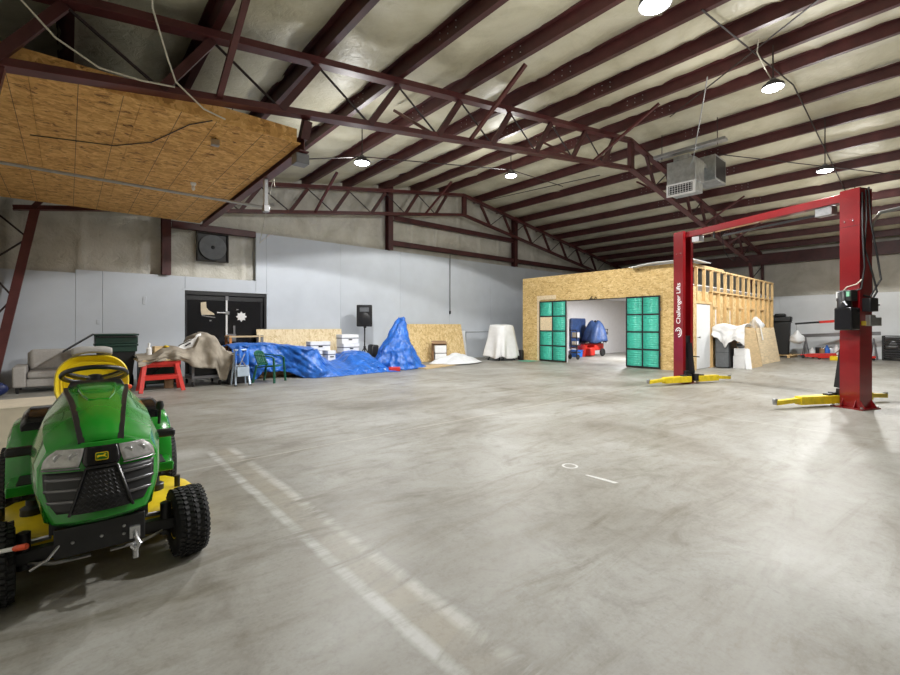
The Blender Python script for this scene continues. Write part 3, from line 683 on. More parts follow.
line('electric_cable', [(.62, 5.25, 4.9), (.66, 5.5, 4.66), (.85, 5.85, 4.35), (.95, 6.0, 4.2), (1.25, 6.05, 4.0), (1.5, 6.08, 3.96)], .010, CABLEW, 'pale cable hanging from the roof across the truss braces', 'cable')
line('electric_cable', [(1.4, 6.3, 3.99), (1.2, 6.6, 3.985), (.9, 7.6, 3.985), (.5, 8.1, 3.985), (-.4, 8.4, 3.985)], .007, CABLEB, 'thin dark cable stapled under the OSB deck', 'cable')
line('electric_cable', [(9.3, 3.2, ztc(9.3) - .1), (10.2, 3.6, 6.05), (11.5, 4.2, 5.85), (12.4, 4.6, 5.75), (12.58, 4.75, 5.6)], .012, COND, 'grey cable dropping from the roof to the ducts', 'cable')
line('electric_cable', [(8.85, 2.25, ztc(8.85) + .05), (8.95, 2.3, 6.05), (9.2, 2.25, 5.85), (9.45, 2.22, 5.75)], .010, CABLEW, 'short white cord looping to the lamp by the ridge', 'cable')
line('electric_cable', [(19.2, 6.1, 5.0), (19.25, 6.05, 4.35), (19.7, 6.05, 4.1), (20.6, 6.1, 4.0), (21.0, 6.15, 4.25)], .010, CABLEB, 'dark cable looping below the truss over the stud wall', 'cable')
line('electric_cable', [(2.75, 7.9, 3.8), (3.1, 9.0, 4.3), (3.6, 11.0, 4.0), (4.1, 13.0, 3.7), (4.6, 13.4, 4.15)], .008, CABLEW, 'thin pale cable running from the drop post to the end wall', 'cable')
t = thing('deck_outlet', 'small metal outlet box under the OSB deck', 'outlet', (1.57, 6.9, 3.94))
MB().box((0, 0, 0), (.10, .07, .09)).build('box', ZINC, t, bevel=.006)
MB().tube([(0, 0, .05), (.05, -.35, .2), (.1, -.6, .34)], .006, 6).build('cord', CABLEB, t)
t = thing('deck_bulb', 'bare bulb in a white holder under the OSB deck', 'lamp', (1.75, 9.3, 3.97))
MB().lathe([(.01, .03), (.05, .03), (.045, .0), (.025, -.03), (.01, -.03)], seg=14).build('holder', WHITE, t)
MB().ball((0, 0, -.07), (.032, .032, .045), 14, 10).build('bulb', WHITE, t)
t = thing('hanging_plug_lead', 'black cord with a hanging plug on the grey end wall', 'cord', (11.71, YB - .04, 1.84))
MB().tube([(0, 0, .1), (0, 0, 1.2), (.0, 0, 2.4)], .012, 8).build('cable', CABLEB, t)
MB().box((0, 0, .06), (.06, .05, .13)).build('plug', BLK, t, bevel=.01)
t = thing('surface_conduit', 'thin grey conduit and box low on the grey end wall', 'conduit', (12.6, YB - .02, 0))  # surface conduit on the panelling, no socket modelled
MB().tube([(0, 0, .4), (0, 0, 1.1), (1.35, 0, 1.1), (1.35, 0, .2)], .012, 6).build('pipe', GREY, t)
for x, z, lab in ((.55, 1.45, 'small switch plate on the grey wall above the couch'), (1.47, 2.05, 'upper small outlet plate on the grey wall behind the green bin'), (1.46, 1.95, 'lower small outlet plate on the grey wall behind the green bin')):
    tag(MB().box((x, YB - .008, z), (.075, .012, .11)).build('outlet_plate', WALLG, None, bevel=.003), lab, 'outlet')

# ------------------------------------------------------------------ the lawn tractor (front towards -y)
SATIN = mat('satin_louvre', (.16, .16, .17), .22, .6)
T = thing('lawn_tractor', 'green and yellow lawn tractor with black grille', 'lawn tractor', (.13, 3.05, 0), R(-1))
# hood: y, (half width, z) from the lower edge over the shoulder to the centre
HS = [(.74, [(.19, .50), (.235, .60), (.240, .72), (.205, .86), (.155, .940), (.08, .965), (0, .968)]),
      (.58, [(.205, .47), (.258, .58), (.264, .71), (.225, .845), (.150, .936), (.08, .960), (0, .963)]),
      (.35, [(.22, .43), (.280, .57), (.282, .70), (.236, .825), (.128, .917), (.06, .936), (0, .939)]),
      (.12, [(.222, .41), (.278, .56), (.276, .69), (.232, .800), (.108, .883), (.05, .901), (0, .904)]),
      (-.06, [(.218, .40), (.258, .55), (.256, .675), (.220, .762), (.092, .826), (.045, .843), (0, .846)]),
      (-.16, [(.212, .40), (.242, .55), (.240, .668), (.206, .740), (.082, .790), (.04, .804), (0, .806)])]
def wface(z): return lerp_tab([(.39, .135), (.43, .18), (.50, .212), (.57, .230), (.66, .226), (.715, .208), (.75, .160), (.772, .078)], z)
def FY(x, z): return -.335 + .13 * max(0, (z - .42) / .38) ** 1.5 + 1.5 * x * x + 2.2 * max(0, .425 - z)
hood = MB()
def ring(y, P): return [(w_, y, z_) for w_, z_ in P] + [(-w_, y, z_) for w_, z_ in reversed(P[:-1])]
rings = [ring(y, P) for y, P in HS]
zz = [.41, .55, .665, .725, .763, .773, .775]
ww = [.17, .226, .226, .196, .078, .038, 0]
rings.append([(a, FY(a, z_) + .004, z_) for a, z_ in zip(ww, zz)] + [(-a, FY(a, z_) + .004, z_) for a, z_ in reversed(list(zip(ww, zz))[:-1])])
hood.loft(rings, cap=False, closed=False)
def face_patch(rows, off, nx=14):
    def fn(u, v):
        k = v * (len(rows) - 1); i = min(int(k), len(rows) - 2); f = k - i
        z, a, b = [p + (q - p) * f for p, q in zip(rows[i], rows[i + 1])]
        x = a + (b - a) * u
        return (x, FY(x, z) - off, z)
    return fn
rows = [(z, -wface(z), wface(z)) for z in (.39, .41, .43, .465, .50, .535, .57, .61, .66, .69, .71, .725, .74, .757, .771)]
hood.grid(face_patch(rows, 0), 24, 28)
# chin returning under the nose
hood.grid(lambda u, v: ((-.135 + .27 * u), FY(-.135 + .27 * u, .39) + .10 * v, .39 + .0 * v), 12, 3)
ho = hood.build('hood', GREEN, T, solid=.010, ang=32)
# raised centre panel of the hood
def top_at(y):
    for (ya, A), (yb_, B) in zip(HS, HS[1:]):
        if yb_ <= y <= ya:
            f = (ya - y) / (ya - yb_); return [((p[0] + (q[0] - p[0]) * f), (p[1] + (q[1] - p[1]) * f)) for p, q in zip(A, B)]
    return HS[-1][1]
def surf(x, y):
    P = top_at(y); x = abs(x)
    for (a, za), (b, zb) in zip(P[:-1][::1], P[1:]):
        if b <= x <= a: return za + (zb - za) * (a - x) / max(1e-6, a - b)
    return P[-1][1]
def rib(pts): return [(x, y, surf(x, y) + .004) for x, y in pts]
rp = [(-.095, .70), (-.085, .5), (-.07, .34), (-.045, .235), (.045, .235), (.07, .34), (.085, .5), (.095, .70)]
MB().tube(rib(rp), .007, 8).build('hood_crease', GREEN, ho)
for s_ in (-1, 1):
    pts = []
    for k in range(15):
        y = .735 - (.735 + .15) * k / 14; P = top_at(y); pts.append((s_ * P[4][0], y, P[4][1] + .003))
    pts.append((s_ * .078, FY(.078, .765) - .002, .768))
    mb = MB()
    mb.loft([[(x - .013, y, z + .006), (x + .013, y, z + .006), (x + .013, y, z - .02), (x - .013, y, z - .02)] for x, y, z in pts])
    mb.build('hood_stripe', BLK, ho)
    # headlight, surround and side louvres
    hl = MB().grid(face_patch([(.668, s_ * .088, s_ * .222), (.70, s_ * .078, s_ * .216), (.725, s_ * .072, s_ * .198), (.748, s_ * .068, s_ * .168)], .009), 10, 8).build('headlight', LENS, T, solid=.014)
    MB().grid(face_patch([(.659, s_ * .086, s_ * .223), (.665, s_ * .086, s_ * .223)], .015), 8, 1).build('lens_trim', SILV if s_ > 0 else GREY, hl, solid=.008)  # silver on the lit side, grey on the shaded side: light put into the colour
    for rx in (.105, .16):
        MB().lathe([(.004, -.004), (.020, -.006), (.024, .002), (.004, .006)], (s_ * rx, FY(rx, .71) - .009, .71), 'Y', 14).build('reflector', SILV, hl)
    MB().grid(face_patch([(.47, s_ * .108, s_ * .165), (.52, s_ * .095, s_ * .196), (.58, s_ * .08, s_ * .214), (.648, s_ * .062, s_ * .218)], .006), 10, 10).build('side_grille', BLK, T, solid=.010)
    for z in (.515, .565, .612):
        MB().grid(face_patch([(z, s_ * (.108 - (z - .47) * .25), s_ * (wface(z) - .018)), (z + .014, s_ * (.105 - (z - .47) * .25), s_ * (wface(z + .014) - .016))], .018), 8, 2)  .build('louvre', SATIN, T, solid=.012)
# centre grille
MB().grid(face_patch([(.462, -.118, .118), (.55, -.09, .09), (.655, -.058, .058)], .012), 12, 10).build('grille_panel', GRILLM, T, solid=.012)
g = MB()
for k in range(9):
    z = .475 + .02 * k; hw = .112 - (z - .465) * .30
    g.tube([(x, FY(x, z) - .020, z + .006 * ((q % 2) * 2 - 1)) for q, x in enumerate([-hw + 2 * hw * j / 16 for j in range(17)])], .003, 5)
g.build('grille_mesh', BLK, T)
fr = MB()
for s_ in (-1, 1): fr.tube([(s_ * x, FY(x, z) - .022, z) for x, z in ((.122, .458), (.105, .51), (.085, .58), (.060, .662))], .007, 6)
fr.tube([(x, FY(x, .662) - .022, .662) for x in (-.06, -.03, 0, .03, .06)], .007, 6)
fr.build('grille_frame', BLKG, T)
# badge
MB().grid(face_patch([(.664, -.064, .064), (.69, -.076, .076), (.73, -.070, .070), (.752, -.066, .066)], .010), 8, 6).build('badge_panel', BLKG, T, solid=.010)
def rrect(w, h, r, n=5):
    P = []
    for cx, cy, a0 in ((w - r, h - r, 0), (-w + r, h - r, 90), (-w + r, -h + r, 180), (w - r, -h + r, 270)):
        for k in range(n + 1): a = R(a0 + 90 * k / n); P.append((cx + r * math.cos(a), cy + r * math.sin(a)))
    return P
BM = Matrix.Translation((0, FY(0, .708) - .024, .708)) @ Matrix.Rotation(R(-20), 4, 'X')
badge = MB().prism(rrect(.026, .019, .007), -.004, .004, 'Y', BM).build('badge', YELP, T)
MB().prism(rrect(.0225, .0155, .005), -.0055, 0, 'Y', BM).build('badge_field', mat('badge_green', (.01, .12, .02), .3), badge)
deer = [(p * .72, q * .68) for p, q in [(-.028, .004), (-.018, .009), (-.006, .006), (.008, .007), (.014, .014), (.016, .020), (.019, .014), (.026, .011), (.020, .008), (.016, .0), (.024, -.006), (.027, -.014), (.018, -.008), (.008, -.004), (-.006, -.003), (-.016, -.004), (-.026, -.014), (-.024, -.004)]]
MB().prism(deer, -.0075, -.005, 'Y', BM).build('deer_emblem', YELP, badge)
# frame, front plate, axle
MB().ab((-.20, -.16, .33), (.20, .9, .40)).build('hood_underside', BLK, T)
MB().ab((-.17, -.1, .22), (.17, 1.5, .34)).build('chassis', BLK, T, bevel=.01)
fp = MB().ab((-.18, -.235, .235), (.18, -.215, .375)).ab((-.18, -.215, .235), (-.16, .0, .35)).ab((.16, -.215, .235), (.18, .0, .35)).build('front_plate', BLK, T, bevel=.004)
b = MB()
for x, z in ((-.11, .30), (.0, .30), (.09, .325), (.09, .285)): b.lathe([(.003, -.006), (.006, -.006), (.008, 0), (.003, .0)], (x, -.236, z), 'Y', 10)
b.build('plate_bolt', ZINC, fp)
h = MB().tube([(.135, -.24, .29), (.135, -.29, .275), (.150, -.31, .245), (.135, -.305, .215), (.12, -.285, .23)], .011, 8).box((.135, -.245, .285), (.045, .02, .06)).lathe([(.004, .17), (.013, .17), (.013, .235), (.004, .235)], (.135, -.29, 0), 'Z', 10)
h.build('tow_hook', SILV, fp)
MB().tube([(-.16, -.23, .30), (-.20, -.27, .26), (-.26, -.27, .23)], .006, 6).build('wire_lead', ZINC, fp)
MB().bar((-.36, 0, .20), (.36, 0, .20), .06, .07).bar((-.1, 0, .25), (.1, 0, .25), .08, .1).build('front_axle', BLK, T, bevel=.008)
for s_ in (-1, 1):
    MB().lathe([(.005, .14), (.028, .14), (.028, .32), (.005, .33)], (s_ * .30, .0, 0), 'Z', 14).build('spindle', BLK, T)
    MB().tube([(s_ * .28, -.03, .17), (s_ * .18, -.08, .16), (s_ * .04, -.09, .16)], .009, 6).build('tie_rod', ZINC, T)
def wheel(name, x, y, r, w, rim, steer=0):
    prof = [(rim * .92, -w * .46), (rim, -w * .5), (r * .80, -w * .52), (r * .94, -w * .46), (r * .985, -w * .32), (r, 0), (r * .985, w * .32), (r * .94, w * .46), (r * .80, w * .52), (rim, w * .5), (rim * .92, w * .46)]
    t = MB().lathe(prof, (0, 0, 0), 'X', 44)
    o = t.build(name, RUB, T); o.location = (x, y, r); o.rotation_euler = (0, 0, steer)
    tr = MB(); n = int(2 * math.pi * r / .030)
    for k in range(n):
        for j, u in enumerate((-.40, -.24, -.08, .08, .24, .40)):
            a = 2 * math.pi * (k + .5 * (j % 2)) / n; rr = r * (1.0 if abs(u) < .3 else .965)
            tr.box((u * w, rr * math.sin(a), rr * math.cos(a)), (w * .15, .017, .012), (-a, 0, R(30) * (1 if j % 2 else -1)))
    tr.build('tread', RUB, o)
    MB().lathe([(.02, -w * .40), (rim * .45, -w * .41), (rim * .8, -w * .45), (rim * .96, -w * .47), (rim * .99, -w * .40), (rim * .99, w * .40), (rim * .96, w * .47), (rim * .8, w * .38), (rim * .45, w * .22), (.02, w * .20)], (0, 0, 0), 'X', 28).build('rim', YELP, o)
    MB().lathe([(.005, -w * .5), (.028, -w * .5), (.032, 0), (.028, w * .5), (.005, w * .5)], (0, 0, 0), 'X', 14).build('hub', BLK, o)
for s_ in (-1, 1):
    wheel('front_wheel', s_ * .41, 0, .19, .158, .095, R(5))
    wheel('rear_wheel', s_ * .385, 1.25, .255, .235, .115)
# fenders, footboards, seat deck
for s_ in (-1, 1):
    prof = [(.86, .40), (.88, .52), (.93, .64), (1.02, .70), (1.15, .725), (1.36, .715), (1.52, .66), (1.60, .52)]
    f1 = MB().loft([[(s_ * .20, y, z + .0) , (s_ * .37, y, z), (s_ * .43, y + .005, z - .03), (s_ * .45, y + .01, z - .08), (s_ * .435, y + .01, z - .075), (s_ * .365, y, z - .022), (s_ * .20, y, z - .022)] for y, z in prof])
    fo = f1.build('fender', GREEN, T, bevel=.004)
    tb = MB().loft([[(s_ * (.22 + .0 * k), y, z - .04), (s_ * .385, y, z - .04), (s_ * .39, y, z), (s_ * .36, y, z + .03), (s_ * .24, y, z + .03), (s_ * .22, y, z)] for k, (y, z) in enumerate(((.96, .69), (1.02, .725), (1.2, .745), (1.4, .73), (1.5, .70)))])
    tb.build('fender_tray', BLKG, fo, bevel=.01)
    MB().ab((s_ * .19, .60, .365), (s_ * .425, .92, .39)).ab((s_ * .19, .59, .34), (s_ * .42, .60, .40)).build('footboard', GREEN, T, bevel=.006)
    MB().ab((s_ * .22, .64, .39), (s_ * .38, .86, .395)).build('foot_mat', RUB, T)
    MB().box((s_ * .345, .45, .635), (.13, .055, .05)).build('pedal', BLK, T, bevel=.014)
    MB().tube([(s_ * .30, .42, .62), (s_ * .22, .45, .58), (s_ * .15, .5, .50)], .014, 8).build('pedal_arm', BLK, T)
MB().ab((-.22, .84, .34), (.22, 1.62, .66)).build('rear_body', GREEN, T, bevel=.02)
MB().lathe([(.005, 0), (.022, 0), (.028, .03), (.02, .06), (.005, .065)], (.37, .86, .73), 'Z', 12).tube([(.37, .9, .62), (.37, .86, .735)], .010, 8).build('lever_knob', BLK, T)
# dash, steering
MB().loft([[(-.15, .70, .80), (.15, .70, .80), (.15, .70, .955), (-.15, .70, .955)], [(-.14, .80, .78), (.14, .80, .78), (.135, .80, .985), (-.135, .80, .985)], [(-.11, .90, .72), (.11, .90, .72), (.10, .89, .93), (-.10, .89, .93)], [(-.13, .93, .40), (.13, .93, .40), (.12, .94, .62), (-.12, .94, .62)]]).build('dash', BLK, T, bevel=.015)
st = bpy.data.objects.new('steering_wheel', None); COL.objects.link(st); st.parent = T; st.location = (-.005, .90, 1.010); st.rotation_euler = (R(-22), 0, 0); st.empty_display_size = .1
MB().tube([(.176 * math.cos(a), .176 * math.sin(a), 0) for a in (2 * math.pi * k / 40 for k in range(41))], .016, 10).build('rim', BLK, st)
for a in (-25, 90, 205): MB().loft([[(math.cos(R(a)) * r - math.sin(R(a)) * w_, math.sin(R(a)) * r + math.cos(R(a)) * w_, z) for w_, z in ((-k, -.008 + dz), (k, -.008 + dz), (k, .008 + dz), (-k, .008 + dz))] for r, k, dz in ((.03, .03, -.03), (.11, .024, -.02), (.176, .02, 0))]).build('spoke', BLK, st)
MB().lathe([(.01, -.12), (.035, -.12), (.05, -.04), (.055, -.015), (.04, -.005), (.01, -.003)], seg=18).build('hub', BLK, st)
# seat
def seatback(u, v):
    a = 2 * math.pi * u; n = 4.5
    ca, sa = math.cos(a), math.sin(a)
    w_ = .235 * math.copysign(abs(ca) ** (2 / n), ca); hgt = .20 * math.copysign(abs(sa) ** (2 / n), sa)
    k = math.sin(math.pi * min(1, max(0, v)) * .5 + 0) if v < .999 else 1
    return (w_ * v, hgt * v)
sb = MB()
RS = []
for y, k in ((1.33, .80), (1.30, .96), (1.325, 1.0), (1.37, 1.0), (1.40, .96), (1.41, .85)):
    ringp = []
    for q in range(40):
        a = 2 * math.pi * q / 40; n = 3.2; ca, sa = math.cos(a), math.sin(a)
        w_ = .225 * k * math.copysign(abs(ca) ** (2 / n), ca); z_ = .195 * k * math.copysign(abs(sa) ** (2 / n), sa)
        w_ *= 1 - .16 * max(0, z_ / .195) ** 2
        ringp.append((w_ - .01, y + .10 * (z_ + .1) + .5 * 0 - .25 * abs(w_) ** 2 * 2, .93 + z_))
    RS.append(ringp)
so = sb.loft(RS).build('seat_back', YEL, T)
MB().loft([[(p[0] * .93, p[1] + .06, .93 + (p[2] - .93) * .97) for p in RS[3]], [(p[0] * .90, p[1] + .10, .93 + (p[2] - .93) * .93) for p in RS[4]]]).build('seat_shell', BLK, so)
pt = [( .17 * math.copysign(abs(math.cos(a)) ** .6, math.cos(a)) - .01, 1.305 + .10 * (.15 * math.copysign(abs(math.sin(a)) ** .6, math.sin(a)) + .1) - .012, .93 + .135 * math.copysign(abs(math.sin(a)) ** .6, math.sin(a))) for a in (2 * math.pi * k / 36 for k in range(37))]
MB().tube(pt, .005, 6).build('seat_piping', YEL, so)
MB().loft([[(x * k, y, z) for x, z in ((-.23, .72), (.23, .72), (.24, .77), (.19, .80), (-.19, .80), (-.24, .77))] for y, k in ((.97, .8), (1.0, .97), (1.15, 1), (1.33, .98))]).build('seat_cushion', YEL, T, bevel=.02)
MB().ab((-.18, 1.0, .655), (.18, 1.35, .72)).build('seat_base', BLK, T, bevel=.01)
MB().lathe([(.004, 0), (.018, 0), (.018, .02), (.01, .03), (.004, .03)], (.20, 1.27, .87), 'X', 12).build('reflector', ORNG, T)
tag(MB().grid(lambda u, v: (.005 + .24 * u + .015, 4.37 + .15 * v, 1.148 + .035 * math.sin(math.pi * v) ** .5 + .008 * math.sin(9 * u) * v - .02 * abs(u - .5) ** 2 * 4), 14, 8).build('folded_cloth', COUCH, None, solid=.022), 'folded grey cloth lying on top of the yellow tractor seat back', 'cloth')
# mower deck
DK = [(.46, .22), (.52, .34), (.545, .52), (.52, .70), (.44, .84), (.25, .90), (-.25, .90), (-.44, .84), (-.52, .70), (-.545, .52), (-.52, .34), (-.46, .22), (-.2, .16), (.2, .16)]
mdk = MB(); zs = [(1.0, .09), (1.0, .20), (.97, .225), (.90, .245), (.2, .25)]
mdk.loft([[(x * k, .52 + (y - .52) * k, z) for x, y in DK] for k, z in zs])
md = mdk.build('mower_deck', YELP, T)
for s_ in (-1, 1):
    MB().lathe([(.005, .24), (.055, .24), (.055, .285), (.03, .30), (.03, .33), (.005, .33)], (s_ * .30, .52, 0), 'Z', 16).build('spindle_cover', BLK, md)
    MB().lathe([(.004, -.02), (.06, -.025), (.065, 0), (.06, .025), (.004, .02)], (s_ * .40, .30, .075), 'X', 16).build('gauge_wheel', BLK, md)
    MB().tube([(s_ * .43, .50, .23), (s_ * .43, .50, .32)], .018, 10).build('washout_port', BLK, md)
    MB().tube([(s_ * .42, .16, .22), (s_ * .30, .04, .25), (s_ * .2, .0, .27)], .012, 6).build('lift_link', ZINC, md)
# pole beside the tractor
P0, P1 = Vector((-1.02, 3.81, .012)), Vector((-.142, 2.77, .352))
p = thing('marker_pole', 'white pole with an orange tip leaning on the front tire of the tractor', 'pole', tuple(P0))
D = P1 - P0
MB().tube([(0, 0, .006), tuple(D * .55)], .016, 10).tube([tuple(D * .5), tuple(D * .96)], .0095, 10).build('shaft', WHITE, p)
MB().tube([tuple(D * .945), tuple(D * .955), tuple(D * .995), tuple(D)], [.008, .013, .014, .010], 10).build('tip', ORNG, p)
# plywood crate behind the tractor
c = thing('plywood_crate', 'low pale plywood crate standing behind the green tractor', 'crate', (-.55, 6.35, 0))
MB().ab((-.62, -.35, .06), (.72, -.33, .545)).build('front_panel', CRATE, c, bevel=.003)
MB().ab((-.62, .33, .06), (.72, .35, .545)).ab((-.62, -.33, .06), (-.60, .33, .545)).ab((.70, -.33, .06), (.72, .33, .545)).build('side_panel', CRATE, c)
MB().ab((-.62, -.352, .546), (.72, .352, .562)).build('lid', CRATE, c, bevel=.003)
for x in (-.5, .05, .6): MB().ab((x - .05, -.34, 0), (x + .05, .34, .06)).build('runner', PINE, c)

# ------------------------------------------------------------------ along the end wall
s = thing('loveseat', 'light grey upholstered couch against the grey end wall', 'couch', (-.22, 12.62, 0))
MB().ab((-.42, -.40, .12), (.42, .42, .28)).build('base', COUCH, s, bevel=.02)
for x0 in (-.41,): MB().ab((x0, -.42, .285), (x0 + .82, .16, .43)).build('seat_cushion', COUCH, s, bevel=.05, seg=3)
for x0 in (-.36,): MB().box((x0 + .36, .30, .62), (.80, .24, .46), (R(-10), 0, 0)).build('back_cushion', COUCH, s, bevel=.07, seg=3)
MB().ab((-.44, .36, .12), (.44, .52, .80)).build('back', COUCH, s, bevel=.04, seg=3)
for x in (-.62, .42): MB().ab((x, -.43, .12), (x + .20, .50, .54)).build('armrest', COUCH, s, bevel=.03, seg=3)
for x in (-.55, .55):
    for y in (-.36, .42): MB().prism([(-.02, 0), (.02, 0), (.028, .12), (-.028, .12)], y - .025, y + .025, 'Y', Matrix.Translation((x, 0, 0))).build('leg', BLK, s)
def bag(u, v):
    a = 2 * math.pi * u; r = .16 * (math.sin(math.pi * (.08 + .9 * v)) ** .6) * (1 + .12 * math.sin(3 * a + 4 * v))
    return (-1.06 + r * math.cos(a), 12.15 + r * .8 * math.sin(a), .005 + .27 * v)
tag(MB().grid(bag, 20, 10).build('bag', NAVY, None, solid=.01, ang=80), 'dark blue bag slumped on the floor beside the grey couch', 'bag')
# wheeled bin with its lid thrown open
b = thing('wheeled_bin', 'dark green wheeled bin with open lid between couch and drop cloth', 'bin', (.78, 12.05, 0))
MB().loft([[(-.25, -.28, .05), (.25, -.28, .05), (.25, .24, .05), (-.25, .24, .05)], [(-.34, -.36, .95), (.34, -.36, .95), (.34, .34, .95), (-.34, .34, .95)]], cap=True).build('body', BINB, b, bevel=.02)
MB().ab((-.37, -.39, .92), (.37, .37, .97)).ab((-.35, -.37, .80), (.35, .35, .92)).build('rim', BIN, b, bevel=.012)
MB().ab((-.36, -.40, .975), (.36, -.33, 1.14)).ab((-.36, .30, .975), (.36, .37, 1.16)).ab((-.36, -.33, .975), (-.33, .3, 1.14)).ab((.33, -.33, .975), (.36, .3, 1.14)).build('collar', BIN, b, bevel=.012)
MB().box((0, -.02, 1.165), (.76, .82, .035)).build('lid', BIN, b, bevel=.012)
MB().box((-.62, .1, 1.0), (.62, .7, .02), (0, R(-36), 0)).build('lid_flap', BINB, b, bevel=.006)
MB().tube([(-.33, -.42, 1.12), (-.33, -.47, 1.12), (.33, -.47, 1.12), (.33, -.42, 1.12)], .018, 8).build('handle', BINB, b)
for x in (-.3, .3): MB().lathe([(.02, -.03), (.13, -.03), (.13, .03), (.02, .03)], (x, .22, .13), 'X', 18).build('wheel', RUB, b)
# red sawhorse
s = thing('sawhorse', 'red wooden sawhorse standing under the edge of the drop cloth', 'sawhorse', (1.46, 10.95, 0))
MB().ab((-.36, -.05, .53), (.36, .05, .61)).prism([(-.30, .53), (.30, .53), (.24, .49), (-.24, .49)], -.02, .02, 'Y').build('top_beam', REDB, s, bevel=.008)
for x in (-1, 1):
    for y in (-1, 1): MB().bar((x * .28, y * .06, .56), (x * .37, y * .26, .0), .075, .035, (0, 1, 0)).build('leg', REDB, s, bevel=.004)
for y in (-1, 1): MB().box((0, y * .155, .285), (.64, .022, .085)).build('stretcher', REDB, s, bevel=.004)
tag(MB().box((1.5, 11.62, .635), (.86, 1.45, .035)).build('table_board', PLY), 'plywood board resting on the red sawhorse under the drop cloth', 'board')
k = thing('tool_case', 'black wheeled tool case in the shadow behind the red sawhorse', 'case', (1.55, 11.85, 0))
MB().box((0, 0, .34), (.78, .5, .54)).build('body', BLK, k, bevel=.03)
MB().prism([(-.38, .08), (.1, .08), (.38, .58), (.2, .60)], -.30, -.255, 'Y').build('sloping_front', BIN, k)
for x in (-.3, .3):
    MB().lathe([(.01, -.02), (.05, -.02), (.05, .02), (.01, .02)], (x, -.28, .05), 'X', 14).build('caster', RUB, k)
    MB().lathe([(.01, -.02), (.05, -.02), (.05, .02), (.01, .02)], (x, .2, .05), 'X', 14).build('caster', RUB, k)
tag(MB().box((1.66, 11.32, .09), (.16, .12, .18)).build('box', CARD, None, bevel=.006), 'small brown box on the floor behind the red sawhorse', 'box')
# grey utility cart
c = thing('utility_cart', 'grey metal utility cart on casters under the drop cloth', 'cart', (2.36, 11.5, 0))
for x in (-.27, .27):
    for y in (-.36, .36): MB().box((x, y, .46), (.05, .05, .66)).build('leg', GREY, c)
    for y in (-.36, .36):
        MB().lathe([(.01, -.018), (.06, -.018), (.065, 0), (.06, .018), (.01, .018)], (x, y, .065), 'X', 16).build('caster', RUB, c)
        MB().box((x, y, .125), (.05, .05, .03)).build('caster_fork', ZINC, c)
MB().box((0, 0, .20), (.60, .78, .07)).build('lower_shelf', GREY, c, bevel=.01)
MB().box((0, 0, .78), (.60, .78, .06)).build('upper_shelf', GREY, c, bevel=.01)
t = thing('black_toolbox', 'black toolbox on the lower shelf of the grey cart', 'toolbox', (2.36, 11.5, .236))
MB().box((0, 0, .17), (.48, .6, .34)).build('body', BLK, t, bevel=.02)
MB().tube([(-.1, -.31, .2), (-.1, -.34, .2), (.1, -.34, .2), (.1, -.31, .2)], .01, 6).build('handle', BLK, t)
t = thing('shop_vacuum', 'rounded machine hidden below the hump of the drop cloth', 'machine', (2.34, 11.55, .811))
MB().lathe([(.02, 0), (.24, 0), (.25, .12), (.18, .28), (.02, .33)], seg=20).build('body', BLK, t)
MB().tube([(-.1, 0, .28), (-.1, 0, .34), (.1, 0, .34), (.1, 0, .28)], .012, 6).build('handle', BLK, t)
# canvas drop cloth over board and cart
topz = [(1.06, .72), (1.3, .72), (1.55, .86), (1.72, .90), (1.92, .84), (2.05, .90), (2.2, 1.14), (2.36, 1.20), (2.52, 1.13), (2.68, .90), (2.82, .76), (2.9, .74)]
hemz = [(1.06, .52), (1.2, .54), (1.35, .62), (1.5, .63), (1.75, .64), (1.9, .58), (2.05, .46), (2.25, .42), (2.5, .40), (2.62, .12), (2.72, .10), (2.8, .35), (2.9, .5)]
def drop(u, v):
    x = 1.06 + 1.84 * u; T_, Hm = lerp_tab(topz, x), lerp_tab(hemz, x)
    yf = 10.86 + .12 * sst(1.8, 2.3, x)
    f = .06 * math.sin(x * 17 + 2 * fbm((x, v, 0), 2, 9)) + .07 * fbm((x, v * 2, 0), 3.0, 8) + .06 * ridge((x * 1.3 - v, v, 0), 2.4, 8)
    if v < .45:
        k = v / .45
        return (x + .03 * f, yf - .05 * (1 - k) + f * (1 - .5 * k), Hm + (T_ - .05 - Hm) * k)
    k = (v - .45) / .55
    return (x, yf + .05 + 1.35 * k, T_ - .05 * (1 - sst(0, .15, k)) + .02 * fbm((x, k * 3, 0), 3, 4) - .1 * sst(.6, 1, k) * (T_ - .68))
tag(MB().grid(drop, 90, 44).build('drop_cloth', CANV, None, solid=.012, ang=80), 'brownish grey canvas drop cloth thrown over the cart and sawhorse', 'cloth')
t = thing('spray_bottle', 'white bottle standing at the end of the drop cloth next to the green bin', 'bottle', (1.30, 11.3, .725))
MB().lathe([(.01, 0), (.05, 0), (.052, .14), (.02, .18), (.018, .22), (.01, .22)], seg=16).build('body', WHITE, t)
MB().lathe([(.005, .22), (.024, .22), (.024, .26), (.005, .265)], seg=12).build('cap', WHITE, t)
tag(MB().box((1.48, 11.35, .83), (.22, .14, .17), (0, 0, R(15))).build('carton', ORNW and PLY, None, bevel=.008), 'tan carton on the drop cloth beside the white bottle', 'carton')
tag(MB().box((1.62, 11.28, .895), (.12, .10, .05), (0, R(20), R(30))).build('work_glove', YELP, None, bevel=.02), 'yellow and black glove lying beside the tan carton', 'glove')
def fold(u, v):
    x = 1.80 + .44 * u
    return (x + .02 * v, 11.08 + .10 * v + .03 * math.sin(u * 7), lerp_tab(topz, x) - .06 + v * (.10 + .13 * math.sin(math.pi * min(1, u * 1.15)) ** .8))
t = tag(MB().grid(fold, 14, 8).build('white_banner', WHITEC, None, solid=.012), 'white cloth with a black border tucked behind the hump of the drop cloth', 'cloth')
